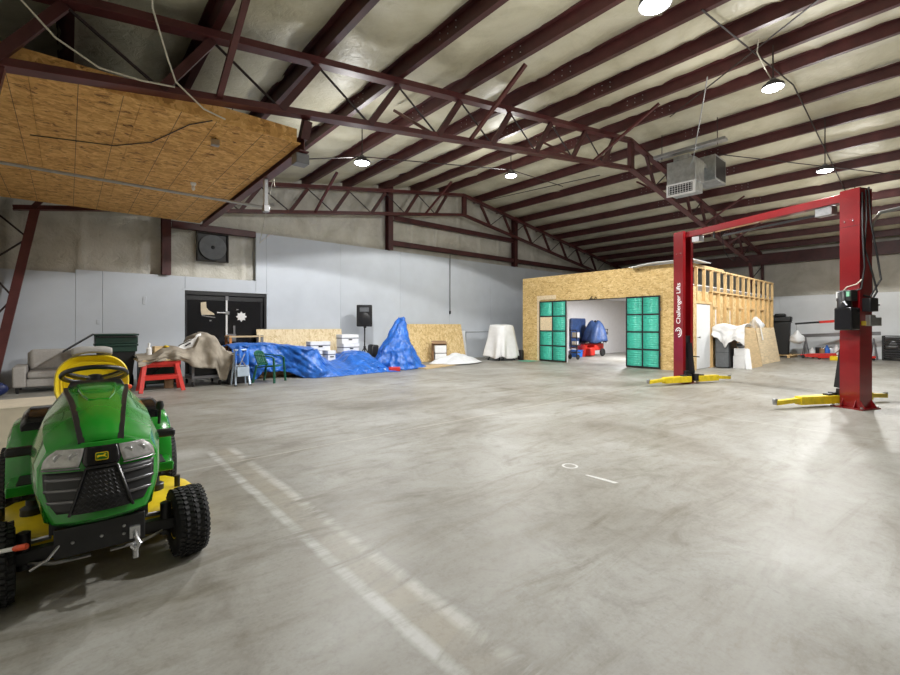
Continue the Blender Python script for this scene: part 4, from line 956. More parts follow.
for k, (vv, ua, ub) in enumerate(((.93, .0, .55), (.60, .30, .52))):
    m = MB().tube([(x, y - .014, z) for x, y, z in (fold(ua + (ub - ua) * q / 8, vv) for q in range(9))], .011 if k == 0 else .016, 6)
    m.v = [tuple(Vector(q) - t.location) for q in m.v]; m.build('printed_band', BLK, t)
# door, hung ornaments
d = thing('door_1', 'black double door with white vertical bars in the grey end wall', 'door', (2.365, YB + .11, 0), kind='structure')
W = 2.12
MB().ab((0, 0, 0), (W, .12, 2.31)).build('recess', BLK, d)
MB().ab((0, -.1, 0), (.05, 0, 2.31)).ab((W - .06, -.1, 0), (W, 0, 2.31)).ab((.05, -.1, 2.20), (W - .06, 0, 2.31)).build('frame', BLK, d, bevel=.004)
for a, b_ in ((.055, 1.03), (1.035, W - .15)):
    MB().ab((a, -.055, .02), (b_, -.005, 2.06)).build('leaf', BLKG, d, bevel=.004)
MB().ab((.055, -.05, 2.065), (W - .07, -.01, 2.19)).build('transom', BLK, d)
MB().ab((1.01, -.085, .1), (1.055, -.056, 2.18)).build('centre_bar', WHITE, d)
MB().ab((1.0, -.09, 2.08), (1.08, -.056, 2.2)).build('top_latch', GREY, d)
MB().tube([(.78, -.085, 1.72), (1.10, -.085, 1.72)], .025, 8).box((1.05, -.09, 1.72), (.1, .04, .09)).build('cross_latch', SILV, d)
MB().box((.62, -.065, 1.50), (.05, .02, .04)).box((1.32, -.065, 1.82), (.06, .02, .03)).build('small_latch', SILV, d)
MB().ab((1.03, -.1, .9), (1.28, -.056, 1.12)).ab((1.2, -.1, 1.12), (1.26, -.056, 1.36)).build('lock_plate', GREY, d, bevel=.01)
sk = [(0, .34), (.13, .36), (.14, .2), (.2, .12), (.33, .04), (.34, 0), (.02, 0), (.0, .1)]
t = thing('skate_cutout', 'beige ice skate cutout hanging on the black door', 'ornament', (2.365 + .38, YB + .045, 1.66))
MB().prism(sk, -.02, 0, 'Y').build('boot', BEIGE, t); MB().prism([(.02, -.01), (.30, -.05), (.36, -.06), (.36, -.08), (.28, -.075), (.02, -.03)], -.015, -.005, 'Y').build('blade', SILV, t)
star = [((.15 if k % 2 == 0 else .10) * math.cos(2 * math.pi * k / 16), (.15 if k % 2 == 0 else .10) * math.sin(2 * math.pi * k / 16)) for k in range(16)]
tag(MB().prism(star, YB + .03, YB + .05, 'Y', Matrix.Translation((3.79, 0, 1.62))).build('snowflake_cutout', WHITE), 'white eight pointed snowflake cutout hanging on the black door', 'ornament')
# shelf by the door
t = thing('shelving_unit', 'low open shelf with an orange post in front of the black door', 'shelf', (3.72, 13.0, 0))
for x in (-.44, .38):
    for y in (-.2, .2): MB().box((x, y, .545), (.06, .06, 1.09)).build('post', ORNW if x < 0 else GREY, t)
for z in (.2, .62, 1.06): MB().box((-.03, 0, z), (.90, .5, .035)).build('shelf_board', PLY, t)
for x, c_, lab in ((3.48, BLUED, 'dark blue box on the shelf before the black door'), (3.87, BLK, 'black box on the shelf before the black door')):
    tag(MB().box((x, 12.98, .748), (.34, .34, .22)).build('storage_box', c_, None, bevel=.02), lab, 'box')
# folded ladder leaning
t = thing('step_ladder', 'folded pale blue step ladder with open legs beside the blue tarp', 'ladder', (2.98, 10.62, 0))
for s_ in (-1, 1):
    MB().bar((s_ * .15, -.02, .0), (s_ * .10, .20, .82), .035, .05).build('front_rail', LAD, t)
    MB().bar((s_ * .16, .34, .0), (s_ * .10, .22, .78), .025, .03).build('rear_rail', LAD, t)
    MB().box((s_ * .15, -.02, .015), (.05, .06, .03)).build('foot', RUB, t)
for z in (.22, .45): MB().box((0, -.02 + .22 * z / .95, z), (.27, .09, .025)).build('step', LAD, t)
MB().box((0, -.05, .33), (.25, .02, .20)).build('kick_panel', LAD, t)
MB().bar((-.12, -.0, .36), (.08, .12, .72), .02, .02).bar((.12, -.0, .36), (-.08, .12, .72), .02, .02).build('cross_brace', SILV, t)
MB().box((0, .21, .80), (.26, .14, .04)).build('top_cap', LAD, t, bevel=.01)
tag(MB().box((3.02, 11.25, .36), (.5, .35, .72)).build('equipment_case', BLK, None, bevel=.03), 'tall black case standing behind the pale blue step ladder', 'case')
tag(MB().grid(lambda u, v: (2.84 + .30 * u + .03 * v, 10.70 + .12 * v - .03 * math.sin(math.pi * v) + .03 * math.sin(u * 14), .46 + .40 * v + .05 * math.sin(6 * u)), 14, 8).build('blue_rag', BLUE, None, solid=.015), 'blue rag hanging from the top of the step ladder', 'cloth')
# green garden chair
c = thing('garden_chair', 'green plastic garden armchair in front of the blue tarp', 'chair', (3.70, 10.95, 0), R(42))
def seatg(u, v): return (-.21 + .42 * u, -.20 + .42 * v, .40 - .02 * math.sin(math.pi * u) - .03 * v)
MB().grid(seatg, 8, 8).build('seat', DGREEN, c, solid=.02)
def backg(u, v): return ((-.22 + .44 * u) * (1 - .10 * v ** 3), .21 + .12 * v - .06 * (2 * u - 1) ** 2 * .5, .40 + .36 * v - .05 * (2 * u - 1) ** 2 * v)
bo = MB()
for k in range(6): bo.grid(lambda u, v, k=k: backg((k + .14 + .72 * u) / 6, .08 + .72 * v), 1, 6)
bo.grid(lambda u, v: backg(u, .78 + .22 * v), 12, 3).grid(lambda u, v: backg(u, .1 * v), 12, 2)
bo.build('backrest', DGREEN, c, solid=.02)
for s_ in (-1, 1):
    MB().loft([[(s_ * .23 - .018, y, z - .012), (s_ * .23 + .018, y, z - .012), (s_ * .23 + .018, y, z + .012), (s_ * .23 - .018, y, z + .012)] for y, z in ((.28, .66), (.15, .64), (-.05, .63), (-.18, .61), (-.24, .56))]).build('armrest', DGREEN, c)
    MB().loft([[(s_ * (.235 + k) - .02, y - .02, z), (s_ * (.235 + k) + .02, y - .02, z), (s_ * (.235 + k) + .02, y + .02, z), (s_ * (.235 + k) - .02, y + .02, z)] for k, y, z in ((.03, -.25, 0), (.0, -.23, .40), (0, -.22, .59))]).build('leg', DGREEN, c)
    MB().loft([[(s_ * (.22 + k) - .02, y - .02, z), (s_ * (.22 + k) + .02, y - .02, z), (s_ * (.22 + k) + .02, y + .02, z), (s_ * (.22 + k) - .02, y + .02, z)] for k, y, z in ((.03, .30, 0), (.0, .22, .42))]).build('leg', DGREEN, c)
# panel behind the tarp
p = tag(MB().box((5.5, 13.36, .63), (2.70, .02, 1.26), (R(-9), 0, 0)).build('osb_sheet', OSBP), 'long pale OSB sheet leaning on the end wall beside the black door', 'sheet')
# boxes hidden below the tarps
tag(MB().box((4.1, 12.3, .34), (1.7, .9, .66)).build('covered_crate', CARD), 'tan crate under the long blue tarp with its base showing behind the chair', 'crate')
# the long blue tarp
hx = [(3.0, .80), (3.3, .86), (3.9, .84), (4.6, .76), (5.0, .72), (5.35, .46), (5.7, .27), (6.0, .30), (6.3, .50), (6.55, .53), (6.9, .50), (7.1, .36), (7.25, .20), (7.42, .03)]
def tarp(u, v):
    x = 3.0 + 4.4 * u; H_ = lerp_tab(hx, x)
    yf = 11.38 - .54 * sst(4.1, 5.0, x) + .18 * math.sin(x * 2.1) * .5 - .05 * sst(6, 7.5, x)
    wr = .13 * ridge((x * .9 + v * .9, v * 1.6, 2), 1.6, 2) + .10 * ridge((x - v * 1.5, v * 2, 5), 2.8, 3) + .06 * ridge((x * 1.2 + v * 2.2, v, 9), 5.0, 4) + .05 * fbm((x, v * 2, 1), 4, 1)
    lift = 0
    if v < .42:
        k = v / .42; hm = .18 * sst(4.7, 4.2, x) * sst(3.55, 3.75, x)
        slope = .75 * sst(4.6, 5.6, x)
        y = yf + slope * k + (.22 * k + wr * .9 * (1 - k * .4) - .10); z = hm + (H_ - .03 - hm) * (k ** (1 - .2 * slope))
        z = max(.006, z + wr * .34 * k)
    else:
        k = (v - .42) / .58; slope = .75 * sst(4.6, 5.6, x)
        y = yf + slope + .22 + (12.85 - yf - slope - .22) * k; z = H_ - .03 + .03 * sst(0, .2, k) + wr * .30 * (1 - sst(.5, 1, k) * .7)
        if x < 4.95: z = max(z, .70)
        if x > 6.2 and x < 7.05 and k > .5: z = H_ - .02 + .02 * k
    return (x, y, max(.008, z))
tag(MB().grid(tarp, 190, 70).build('tarpaulin', BLUE, None, solid=.008, ang=60), 'long crumpled blue tarp spread low along the end wall', 'tarp')
# banker boxes
def bankers(loc, label, rz=0, rot=None, w=(.60, .40, .26), mark=True):
    t = thing('storage_carton', label, 'box', loc, rz, 'white office cartons')
    if rot: t.rotation_euler = rot
    MB().ab((-w[0] / 2, -w[1] / 2, 0), (w[0] / 2, w[1] / 2, w[2] - .09)).build('body', BOXW, t, bevel=.003)
    MB().ab((-w[0] / 2 - .008, -w[1] / 2 - .008, w[2] - .10), (w[0] / 2 + .008, w[1] / 2 + .008, w[2])).build('lid', BOXW, t, bevel=.004)
    MB().ab((-.06, -w[1] / 2 - .009, w[2] * .38), (.06, -w[1] / 2 + .002, w[2] * .38 + .035)).build('hand_hole', BLK, t)
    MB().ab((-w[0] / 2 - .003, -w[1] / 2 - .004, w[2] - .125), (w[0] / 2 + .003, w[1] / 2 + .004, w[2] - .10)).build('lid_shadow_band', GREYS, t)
    return t
bankers((6.62, 12.55, .535), 'lower white office carton of the stack on the blue tarp', R(4), w=(.55, .40, .27))
bankers((6.60, 12.55, .806), 'upper white office carton of the stack on the blue tarp', R(-2), w=(.55, .40, .28))
bankers((5.62, 12.5, .63), 'white office carton lying on top of the tilted ones', R(-6), w=(.58, .40, .26))
bankers((5.52, 12.52, .34), 'tilted open white carton beneath another on the blue tarp', rot=(0, R(-7), R(-4)), w=(.36, .40, .27))
bankers((5.89, 12.36, .30), 'white carton standing on end with a black handle slot on the blue tarp', rot=(0, 0, R(4)), w=(.24, .34, .32))
# speaker on its stand
t = thing('speaker_stand', 'black tripod stand carrying the loudspeaker behind the blue tarp', 'stand', (7.48, 13.02, 0))
MB().tube([(0, 0, .2), (0, 0, 1.34)], .022, 10).build('pole', BLK, t)
for k in range(3):
    a = R(90 + 120 * k + 30); MB().bar((.02 * math.cos(a), .02 * math.sin(a), .62), (.42 * math.cos(a), .42 * math.sin(a), .0), .03, .02).build('leg', BLK, t)
MB().lathe([(.01, .55), (.04, .55), (.04, .68), (.01, .68)], seg=14).build('collar', BLK, t)
t = thing('loudspeaker', 'black loudspeaker box on the stand against the grey wall', 'speaker', (7.48, 13.0, 1.31), R(-38))
MB().prism([(-.26, -.16), (.26, -.16), (.24, .02), (.15, .2), (-.15, .2), (-.24, .02)], .02, .74, 'Z').build('cabinet', BLK, t, bevel=.035, seg=3)
MB().lathe([(.01, -.166), (.19, -.172), (.205, -.165), (.2, -.15), (.01, -.15)], (0, 0, .27), 'Y', 24).build('woofer_grille', BLK, t)
MB().box((0, -.166, .58), (.30, .012, .14)).build('horn', GREYS, t, bevel=.004)
MB().lathe([(.01, -.02), (.05, -.02), (.05, .03), (.01, .03)], seg=12).build('pole_socket', BLK, t)
tag(MB().box((7.86, 13.15, .36), (.3, .3, .72), (0, R(6), 0)).build('speaker_case', BLK, None, bevel=.06), 'black case standing on the floor between speaker and blue cone', 'case')
# blue tarp hanging as a cone
def cone(u, v):
    a = 2 * math.pi * u
    rx = lerp_tab([(0, .10), (.12, .20), (.35, .32), (.65, .52), (.9, .68), (1, .80)], v); ry = rx * .85
    w_ = (.10 * math.sin(a * 5 + 4 * v) + .06 * math.sin(a * 8 + 1 + 6 * v) + .16 * ridge((math.cos(a) * 1.5, math.sin(a) * 1.5, v * 2), 1.6, 5) + .10 * ridge((math.cos(a) * 1.5, math.sin(a) * 1.5, v * 3), 3.6, 6)) * (.25 + .75 * v)
    k = 1 + w_
    return (8.0 + .18 * (1 - v) * (1 - v) - .18 * v * (1 - v) + rx * k * math.cos(a), 11.85 + ry * k * math.sin(a), max(.008, 1.60 - 1.62 * v + .05 * math.sin(a * 3) * (1 - v) + .05 * ridge((a, v * 4, 0), 2, 8) * v))
cm = MB().grid(cone, 96, 46)
cm.ball((8.18, 11.85, 1.585), (.115, .095, .05), 14, 6)
tag(cm.build('tarpaulin', BLUE, None, solid=.008, ang=60), 'blue tarp draped upright over a tall object as a pointed mound', 'tarp')
tag(MB().box((7.35, 11.05, .07), (.34, .22, .12), (0, 0, R(-30))).build('red_case', REDB, None, bevel=.02), 'small red case on the floor at the foot of the pointed blue tarp', 'case')
tag(MB().box((7.02, 11.16, .05), (.16, .14, .09), (0, 0, R(-20))).build('white_tub', WHITE, None, bevel=.02), 'small white tub on the floor beside the red case', 'tub')
# second OSB sheet with boxes and sheeting
tag(MB().box((10.75, 13.22, .72), (2.75, .02, 1.44), (R(-13), 0, 0)).build('osb_sheet', OSBL), 'wide OSB sheet leaning on the end wall between blue tarp and white sheeting', 'sheet')
tag(MB().box((11.7, 13.42, .58), (1.5, .03, 1.16), (R(-7), 0, 0)).build('foam_board', WPLAST), 'pale foam board leaning behind the wide OSB sheet', 'board')
t = thing('open_carton', 'open brown carton with raised flaps holding white boxes by the OSB sheet', 'box', (10.45, 12.72, 0), R(-30))
MB().ab((-.26, -.2, .03), (.26, .2, .05)).ab((-.26, -.2, .05), (-.24, .2, .42)).ab((.24, -.2, .05), (.26, .2, .42)).ab((-.24, .18, .05), (.24, .2, .42)).build('body', CARD, t)
MB().ab((-.26, .19, .425), (.26, .205, .72)).ab((.245, -.2, .425), (.26, .19, .68)).box((0, .0, .745), (.54, .44, .015), (R(12), 0, 0)).build('flap', CARD, t)
for z, lab in ((.06, 'lower white box inside the open brown carton'), (.36, 'upper white box inside the open brown carton')):
    b = MB().box((10.41, 12.62, z + .14), (.42, .32, .27), (0, 0, R(-30)))
    tag(b.build('white_box', BOXW, None, bevel=.006), lab, 'box')
tag(MB().prism([(-1.1, -.35), (1.0, -.42), (1.2, .3), (-.9, .42)], .003, .03, 'Z', Matrix.Translation((9.35, 11.55, 0)) @ Matrix.Rotation(R(18), 4, 'Z')).build('floor_board', PLY), 'flat tan board on the floor beneath the white sheeting', 'board')
def sheetf(u, v):
    a = 2 * math.pi * u; r = v
    rx, ry = 1.05 * (1 + .10 * math.sin(3 * a + 1) + .05 * math.sin(7 * a)), .62 * (1 + .12 * math.sin(2 * a))
    x, y = 10.55 + rx * r * math.cos(a - .0), 11.85 + ry * r * math.sin(a)
    return (x + .35 * (y - 11.85) * -1, y, .04 + .24 * (1 - r ** 2.2) * (1 + .5 * fbm((x, y, 0), 2.2, 3)) + .03 * ridge((x, y, 0), 2.5, 2) * (1 - r))
tag(MB().grid(sheetf, 72, 18).build('plastic_sheeting', WPLAST, None, solid=.01, ang=70), 'crumpled white plastic sheeting lying on the floor by the OSB sheet', 'sheeting')
# white covered object
t = thing('office_chair', 'dark chair almost hidden under the white cloth near the room corner', 'chair', (13.0, 11.95, 0))
MB().box((0, 0, .45), (.5, .5, .08)).build('seat', BLK, t, bevel=.03); MB().box((.0, .22, .9), (.5, .08, .75)).build('backrest', BLK, t, bevel=.03)
for x in (-.45, .45):
    for y in (-.3, .3): MB().tube([(x * .5, y * .6, .42), (x, y, .0)], .022, 8).build('leg', BLK, t)
def wcl(u, v):
    a = 2 * math.pi * u; n = 3.0; ca, sa = math.cos(a), math.sin(a)
    kx = math.copysign(abs(ca) ** (2 / n), ca); ky = math.copysign(abs(sa) ** (2 / n), sa)
    top = .84
    if v < .3: k = v / .3; r = top * k; z = 1.40 - .04 * k * k + .03 * math.sin(3 * a) * k
    else: k = (v - .3) / .7; r = top + (.30 + .05) * k ** .8; z = 1.35 - (1.27 - .10 * math.sin(2.5 * a + 1) ** 2) * k
    f = (.055 * math.sin(a * 9 + 2 * v) + .04 * math.sin(a * 5 + 1)) * sst(.3, 1, v)
    return (13.02 + (.52 + f) * r * kx * 1.0, 11.95 + (.46 + f) * r * ky, max(.03, z))
tag(MB().grid(wcl, 110, 34).build('dust_sheet', WHITEC, None, solid=.01, ang=70), 'white dust sheet draped over a chair near the OSB room corner', 'cloth')
tag(MB().box((13.6, 11.45, .20), (.16, .22, .40)).build('black_container', BLK, None, bevel=.04), 'small black container between the white dust sheet and the OSB wall', 'container')
tag(MB().prism([(-.35, -.3), (.3, -.25), (.35, .2), (-.3, .28)], .002, .012, 'Z', Matrix.Translation((13.45, 10.95, 0))).build('green_mat', TEAL), 'flat green scrap on the floor at the foot of the OSB wall', 'mat')

# ------------------------------------------------------------------ beside the stud wall
def lean(cx, y0, w, h, ang, m, name, label, cat, th=.018, skew=0):
    # a sheet with its lower edge on the floor at y0 leaning back to the stud wall
    s_, c_ = math.sin(R(ang)), math.cos(R(ang))
    def P(x, z, o): return (cx + x + skew * z, y0 + z * s_ + o * c_, z * c_ - o * s_ + th * s_ * .0 + .004)
    vs = [P(x, z, o) for o in (0, th) for x, z in ((-w / 2, 0), (w / 2, 0), (w / 2, h), (-w / 2, h))]
    return tag(MB().add(vs, [(0, 1, 2, 3), (7, 6, 5, 4), (0, 4, 5, 1), (1, 5, 6, 2), (2, 6, 7, 3), (3, 7, 4, 0)]).build(name, m), label, cat)
lean(16.9, 4.36, 1.35, 1.30, 10, PLY, 'plywood_sheet', 'tan plywood sheet leaning by the white draped boxes', 'sheet')
lean(19.5, 4.55, 2.3, 1.30, 9, PLYP, 'plywood_sheet', 'pale wide plywood sheet leaning next to the black bins', 'sheet')
t = thing('steel_cabinet', 'dark grey cabinet against the stud wall under the white cloth', 'cabinet', (16.25, 5.03, 0))
MB().ab((-.38, -.2, .02), (.4, .2, 1.2)).build('body', BLK, t, bevel=.01)
MB().ab((-.40, -.19, .03), (-.385, .18, .5)).ab((-.40, -.19, .51), (-.385, .18, 1.0)).build('door', GREYS, t, bevel=.004)
tag(MB().box((16.35, 4.62, .20), (.5, .34, .40)).build('white_carton', BOXW, None, bevel=.008), 'lower white carton below the white draped cloth', 'box')
tag(MB().box((16.33, 4.62, .52), (.44, .32, .23), (0, 0, R(4))).build('white_carton', BOXW, None, bevel=.008), 'upper white carton below the white draped cloth', 'box')
k = thing('welding_helmet', 'grey helmet lying on the white cartons under the cloth', 'helmet', (16.28, 4.62, .64))
MB().ball((0, 0, .10), (.14, .13, .11), 18, 12).build('shell', GREY, k)
MB().box((-.13, 0, .11), (.03, .14, .06)).build('visor', BLK, k, bevel=.008)
tag(MB().add([(15.98, 4.40, .004), (16.0, 4.24, .004), (16.2, 4.36, .62), (16.18, 4.50, .62), (16.0, 4.41, .004), (16.02, 4.25, .004), (16.22, 4.37, .62), (16.2, 4.51, .62)], [(0, 1, 2, 3), (7, 6, 5, 4), (0, 4, 5, 1), (1, 5, 6, 2), (2, 6, 7, 3), (3, 7, 4, 0)]).build('white_board', WPLAST), 'narrow white board leaning in front of the white cartons', 'board')
def wdr(u, v):
    y = 5.28 - .90 * u
    top = 1.33 + .04 * math.sin(y * 9) + .03 * fbm((y, 0, 0), 3, 3); hem = lerp_tab([(0, 1.06), (.15, .98), (.3, .82), (.42, .66), (.55, .84), (.7, .92), (.85, .86), (1, .74)], u)
    f = .045 * math.sin(y * 19) + .06 * fbm((y, v * 1.4, 0), 3.2, 2)
    if v < .6: k = v / .6; return (15.78 - .06 * (1 - k) + f * (1.2 - k), y, hem + (top - hem) * k)
    k = (v - .6) / .4; return (15.78 + f * .3 + .72 * k, y, top + .06 * math.sin(math.pi * k) + .03 * fbm((y, k, 4), 4, 2))
tag(MB().grid(wdr, 54, 30).build('white_drape', WHITEC, None, solid=.012, ang=70), 'white cloth draped over the stacked things beside the white door', 'cloth')
def wbag(u, v):
    a = 2 * math.pi * u; r = .27 * math.sin(math.pi * (.06 + .88 * v)) ** .5 * (1 + .14 * math.sin(3 * a + 5 * v) + .10 * math.sin(7 * a + 2 * v))
    return (19.45 + r * 1.35 * math.cos(a), 5.0 + r * .75 * math.sin(a), 1.175 + .40 * v - .12 * v * math.cos(a))
tag(MB().box((19.4, 5.07, .58), (1.0, .34, 1.16)).build('wooden_cabinet', PINE, None, bevel=.01), 'wooden cabinet hidden behind the pale leaning plywood sheet', 'cabinet')
tag(MB().grid(wbag, 36, 16).build('plastic_bag', WPLAST, None, solid=.01, ang=80), 'stuffed white plastic bag resting above the leaning plywood sheets', 'bag')
tag(MB().prism([(-.05, 0), (.05, 0), (.03, .50), (-.03, .50)], -.01, .01, 'Y', Matrix.Translation((18.75, 4.64, .85)) @ Matrix.Rotation(R(-9), 4, 'X')).build('white_strip', WHITE), 'white strip hanging over the pale plywood sheet below the bag', 'strip')
# black bins on a pallet at the side wall
pl = thing('pallet', 'wooden pallet on the floor under the black bins', 'pallet', (23.75, 5.3, 0))
for y in (-.5, 0, .5): MB().box((0, y, .05), (1.4, .09, .09)).build('runner', PINE, pl)
for k in range(6): MB().box((-.6 + .24 * k, 0, .107), (.14, 1.3, .022)).build('deck_board', PINE, pl)
def blackbin(loc, label, h=1.55, w=.66):
    t = thing('trash_bin', label, 'bin', loc, R(8), 'black trash bins')
    MB().loft([[(-w * .38, -w * .38, .0), (w * .38, -w * .38, 0), (w * .38, w * .38, 0), (-w * .38, w * .38, 0)], [(-w * .48, -w * .48, h), (w * .48, -w * .48, h), (w * .48, w * .48, h), (-w * .48, w * .48, h)]]).build('body', BINB, t, bevel=.03)
    MB().ab((-w * .54, -w * .54, h + .002), (w * .54, w * .54, h + .24)).build('lid', BINB, t, bevel=.05)
    MB().box((-w * .1, .05, h + .30), (w * .6, w * .6, .13)).build('lid_hump', BINB, t, bevel=.05)
    MB().tube([(-w * .5, -w * .53, h - .02), (w * .5, -w * .53, h - .02)], .02, 8).build('grip', GREY, t)
blackbin((23.5, 5.12, .12), 'black lidded trash bin nearer to the lift on the pallet', 1.40, .64)
blackbin((24.35, 5.55, .12), 'black lidded trash bin partly hidden behind the other on the pallet', 1.35, .66)
# engine hoist
t = thing('engine_hoist', 'red and black engine hoist with a long boom and a hanging bag', 'hoist', (23.9, 2.6, 0), R(114))
MB().bar((0, 0, .1), (0, 0, 1.62), .10, .10, (1, 0, 0)).build('mast', REDB, t)
MB().bar((-.1, 0, 1.62), (1.35, 0, 1.51), .09, .10).build('boom', REDB, t); MB().bar((1.3, 0, 1.513), (2.15, 0, 1.44), .065, .075).build('boom_extension', BLK, t)
MB().tube([(.0, 0, .55), (.62, 0, 1.45)], .05, 10).build('ram', BLK, t)
for y in (-.3, .3): MB().bar((-.3, y, .14), (1.5, y * 1.3, .10), .09, .08).build('base_leg', REDB, t)
MB().bar((0, -.3, .14), (0, .3, .14), .10, .09).build('base_cross', REDB, t)
for x, y in ((-.25, .3), (-.25, -.3), (1.45, .39), (1.45, -.39)): MB().lathe([(.01, -.02), (.055, -.02), (.055, .02), (.01, .02)], (x, y, .055), 'Y', 14).build('caster', RUB, t)
MB().tube([(2.1, 0, 1.43), (2.1, 0, 1.15)], .012, 6).build('chain', ZINC, t)
tag(MB().bar((24.0, 4.7, .92), (24.35, 2.1, 1.06), .08, .14).build('steel_beam', GREY), 'grey steel bar lying level on trestles below the hoist boom', 'bar')
for x, y, lab in ((24.05, 4.4, 'grey trestle under the steel bar close to the black bins'), (24.3, 2.3, 'grey trestle under the steel bar close to the red lift')):
    k = thing('trestle', lab, 'trestle', (x, y, 0), 0, 'trestles')
    for sy in (-1, 1): MB().bar((0, 0, .86), (.0 + .2 * sy, .1 * sy, 0), .03, .03).build('leg', GREY, k)
    for sy in (-1, 1): MB().bar((0, 0, .86), (-.2 * sy, .1 * sy, 0), .03, .03).build('leg', GREY, k)
def hbag(u, v):
    a = 2 * math.pi * u; r = lerp_tab([(0, .12), (.2, .23), (.5, .22), (.8, .08), (1, .03)], v) * (1 + .1 * math.sin(4 * a + 3 * v))
    return (23.05 + r * .8 * math.cos(a), 4.50 + r * math.sin(a), .62 + .55 * v)
tag(MB().grid(hbag, 22, 14).build('plastic_bag', WPLAST, None, solid=.008, ang=80), 'white plastic bag hanging from the end of the hoist boom', 'bag')
# clutter on the floor at the side wall
t = thing('floor_jack', 'low red floor jack on the floor under the hoist boom', 'jack', (23.6, 3.9, 0), R(100))
MB().prism([(-.6, .05), (.55, .05), (.6, .14), (.2, .2), (-.55, .24)], -.15, .15, 'Y').build('frame', REDB, t, bevel=.01)
MB().tube([(-.5, 0, .2), (-1.0, 0, .75)], .022, 8).build('handle', SILV, t)
for x in (-.5, .5):
    for y in (-.17, .17): MB().lathe([(.01, -.02), (.07, -.02), (.07, .02), (.01, .02)], (x, y, .07), 'Y', 14).build('wheel', RUB, t)
cl = [('jug', 24.15, 4.2, WHITE, 'white jug on the floor behind the red jack', .30), ('jug', 24.2, 3.72, BLUE, 'blue jug on the floor behind the red jack', .40), ('jug', 24.25, 3.42, WHITE, 'white jug standing beside the blue jug', .42),
      ('paint_can', 24.15, 4.0, BLK, 'black can on the floor beside a white jug', .30), ('paint_can', 24.1, 3.86, CARD, 'brown can on the floor between black can and blue jug', .26), ('gas_can', 24.05, 2.75, ORNG, 'orange red fuel can standing beside the lift column', .36)]
for nm, x, y, m_, lab, h_ in cl:
    h_ += .14
    k = thing(nm, lab, 'can' if 'can' in nm else 'jug', (x, y, 0))
    MB().lathe([(.01, 0), (.10, 0), (.11, h_ * .65), (.05, h_ * .85), (.035, h_ * .86), (.035, h_), (.01, h_)] if nm != 'paint_can' else [(.01, 0), (.09, 0), (.09, h_), (.08, h_ + .005), (.01, h_)], seg=18).build('body', m_, k)
    MB().tube([(.06, 0, h_ * .9), (.12, 0, h_ * .85), (.12, 0, h_ * .6), (.1, 0, h_ * .5)], .012, 6).build('handle', m_, k)
for nm, x, y, m_, lab, d_ in (('tool_tray', 22.9, 3.15, YELP, 'yellow tray of odds and ends on the floor beyond the jack', (.5, .5, .16)), ('red_crate', 24.5, 3.0, REDB, 'red crate on the floor behind the yellow tray', (.5, .6, .22)), ('white_parcel', 24.55, 3.75, WPLAST, 'crumpled white parcel lying behind the red crate', (.4, .5, .40)), ('hose_reel', 23.3, 2.7, ORNW, 'orange coil on the floor beside the lift column', (.4, .4, .14))):
    k = thing(nm, lab, nm.split('_')[1], (x, y, 0))
    a, b_, c_ = d_
    MB().ab((-a / 2, -b_ / 2, 0), (a / 2, b_ / 2, .02)).ab((-a / 2, -b_ / 2, .02), (-a / 2 + .02, b_ / 2, c_)).ab((a / 2 - .02, -b_ / 2, .02), (a / 2, b_ / 2, c_)).ab((-a / 2 + .02, -b_ / 2, .02), (a / 2 - .02, -b_ / 2 + .02, c_)).ab((-a / 2 + .02, b_ / 2 - .02, .02), (a / 2 - .02, b_ / 2, c_)).build('body', m_, k, bevel=.008)
    g = MB()
    for q in range(5): g.ball((random.uniform(-a * .3, a * .3), random.uniform(-b_ * .3, b_ * .3), c_ * .7), (a * .16, b_ * .16, c_ * .5), 10, 6)
    g.build('contents', random.choice([WHITE, YELP, SILV, REDB]), k)
t = thing('slatted_rack', 'black slatted plastic crate rack against the pale side wall', 'rack', (24.55, 1.75, 0))
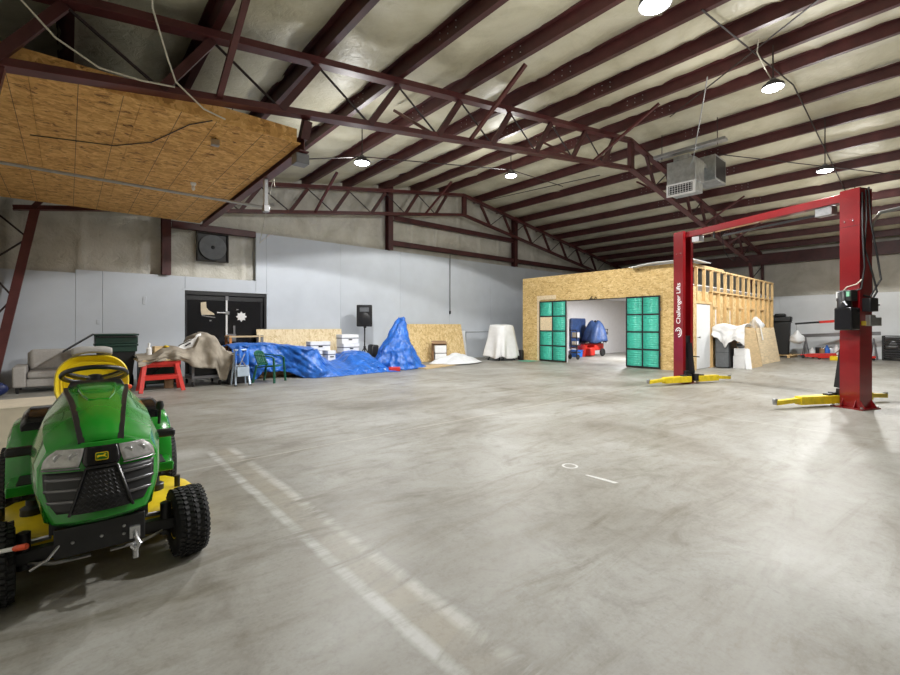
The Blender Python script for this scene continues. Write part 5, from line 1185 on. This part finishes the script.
for z in (.0, .48):
    MB().ab((-.3, -.3, z), (.3, .3, z + .03)).build('shelf', BLK, t)
    r_ = MB()
    for zz_ in (.10, .19, .28, .37):
        r_.ab((-.3, -.3, z + zz_), (-.28, .3, z + zz_ + .05)).ab((.28, -.3, z + zz_), (.3, .3, z + zz_ + .05)).ab((-.28, -.3, z + zz_), (.28, -.28, z + zz_ + .05)).ab((-.28, .28, z + zz_), (.28, .3, z + zz_ + .05))
    r_.build('slat', BLK, t)
for x in (-.29, .29):
    for y in (-.29, .29): MB().box((x, y, .48), (.05, .05, .95)).build('post', BLK, t)
MB().ab((-.3, -.3, .94), (.3, .3, .97)).build('top', BLK, t)
tag(MB().grid(lambda u, v: (24.4 + .3 * u, 1.9 - .26 * v, .515 + .25 * math.sin(math.pi * u) * math.sin(math.pi * v) ** .5), 8, 8).build('white_bag', WPLAST, None, solid=.008), 'white bag inside the black slatted rack', 'bag')

# marks on the floor
PAINT = mat('worn_floor_paint', (.62, .62, .60), .6, 0, .15, 30)
tag(MB().grid(lambda u, v: (3.66 + (.055 + .022 * v) * math.cos(2 * math.pi * u), 2.47 + (.055 + .022 * v) * math.sin(2 * math.pi * u), .0015 + 0 * u), 28, 1).build('paint_mark', PAINT), 'small white painted ring on the concrete floor', 'paint mark')
tag(MB().prism([(-.15, -.012), (-.02, -.020), (.13, -.028), (.15, .012), (.02, .020), (-.14, .014)], .0005, .002, 'Z', Matrix.Translation((3.56, 2.08, 0)) @ Matrix.Rotation(R(-86), 4, 'Z')).build('paint_mark', PAINT), 'short white painted dash on the concrete floor beside the ring', 'paint mark')

# ------------------------------------------------------------------ camera and view
cam = bpy.data.cameras.new('camera'); cam.sensor_width = 36; cam.lens = 442 / 900 * 36; cam.shift_y = -(337.5 - 326) / 900; cam.clip_start = .02
co = bpy.data.objects.new('camera', cam); COL.objects.link(co); co.location = (0, 0, 1.35); co.rotation_euler = (math.pi / 2, 0, -math.atan2(.6535, .757))
SC.camera = co
wd = bpy.data.worlds.new('world'); SC.world = wd; wd.use_nodes = True
wd.node_tree.nodes['Background'].inputs['Color'].default_value = (.5, .55, .6, 1); wd.node_tree.nodes['Background'].inputs['Strength'].default_value = .0
SC.view_settings.view_transform = 'Standard'; SC.view_settings.look = 'None'; SC.view_settings.gamma = 1; SC.view_settings.exposure = EXPO
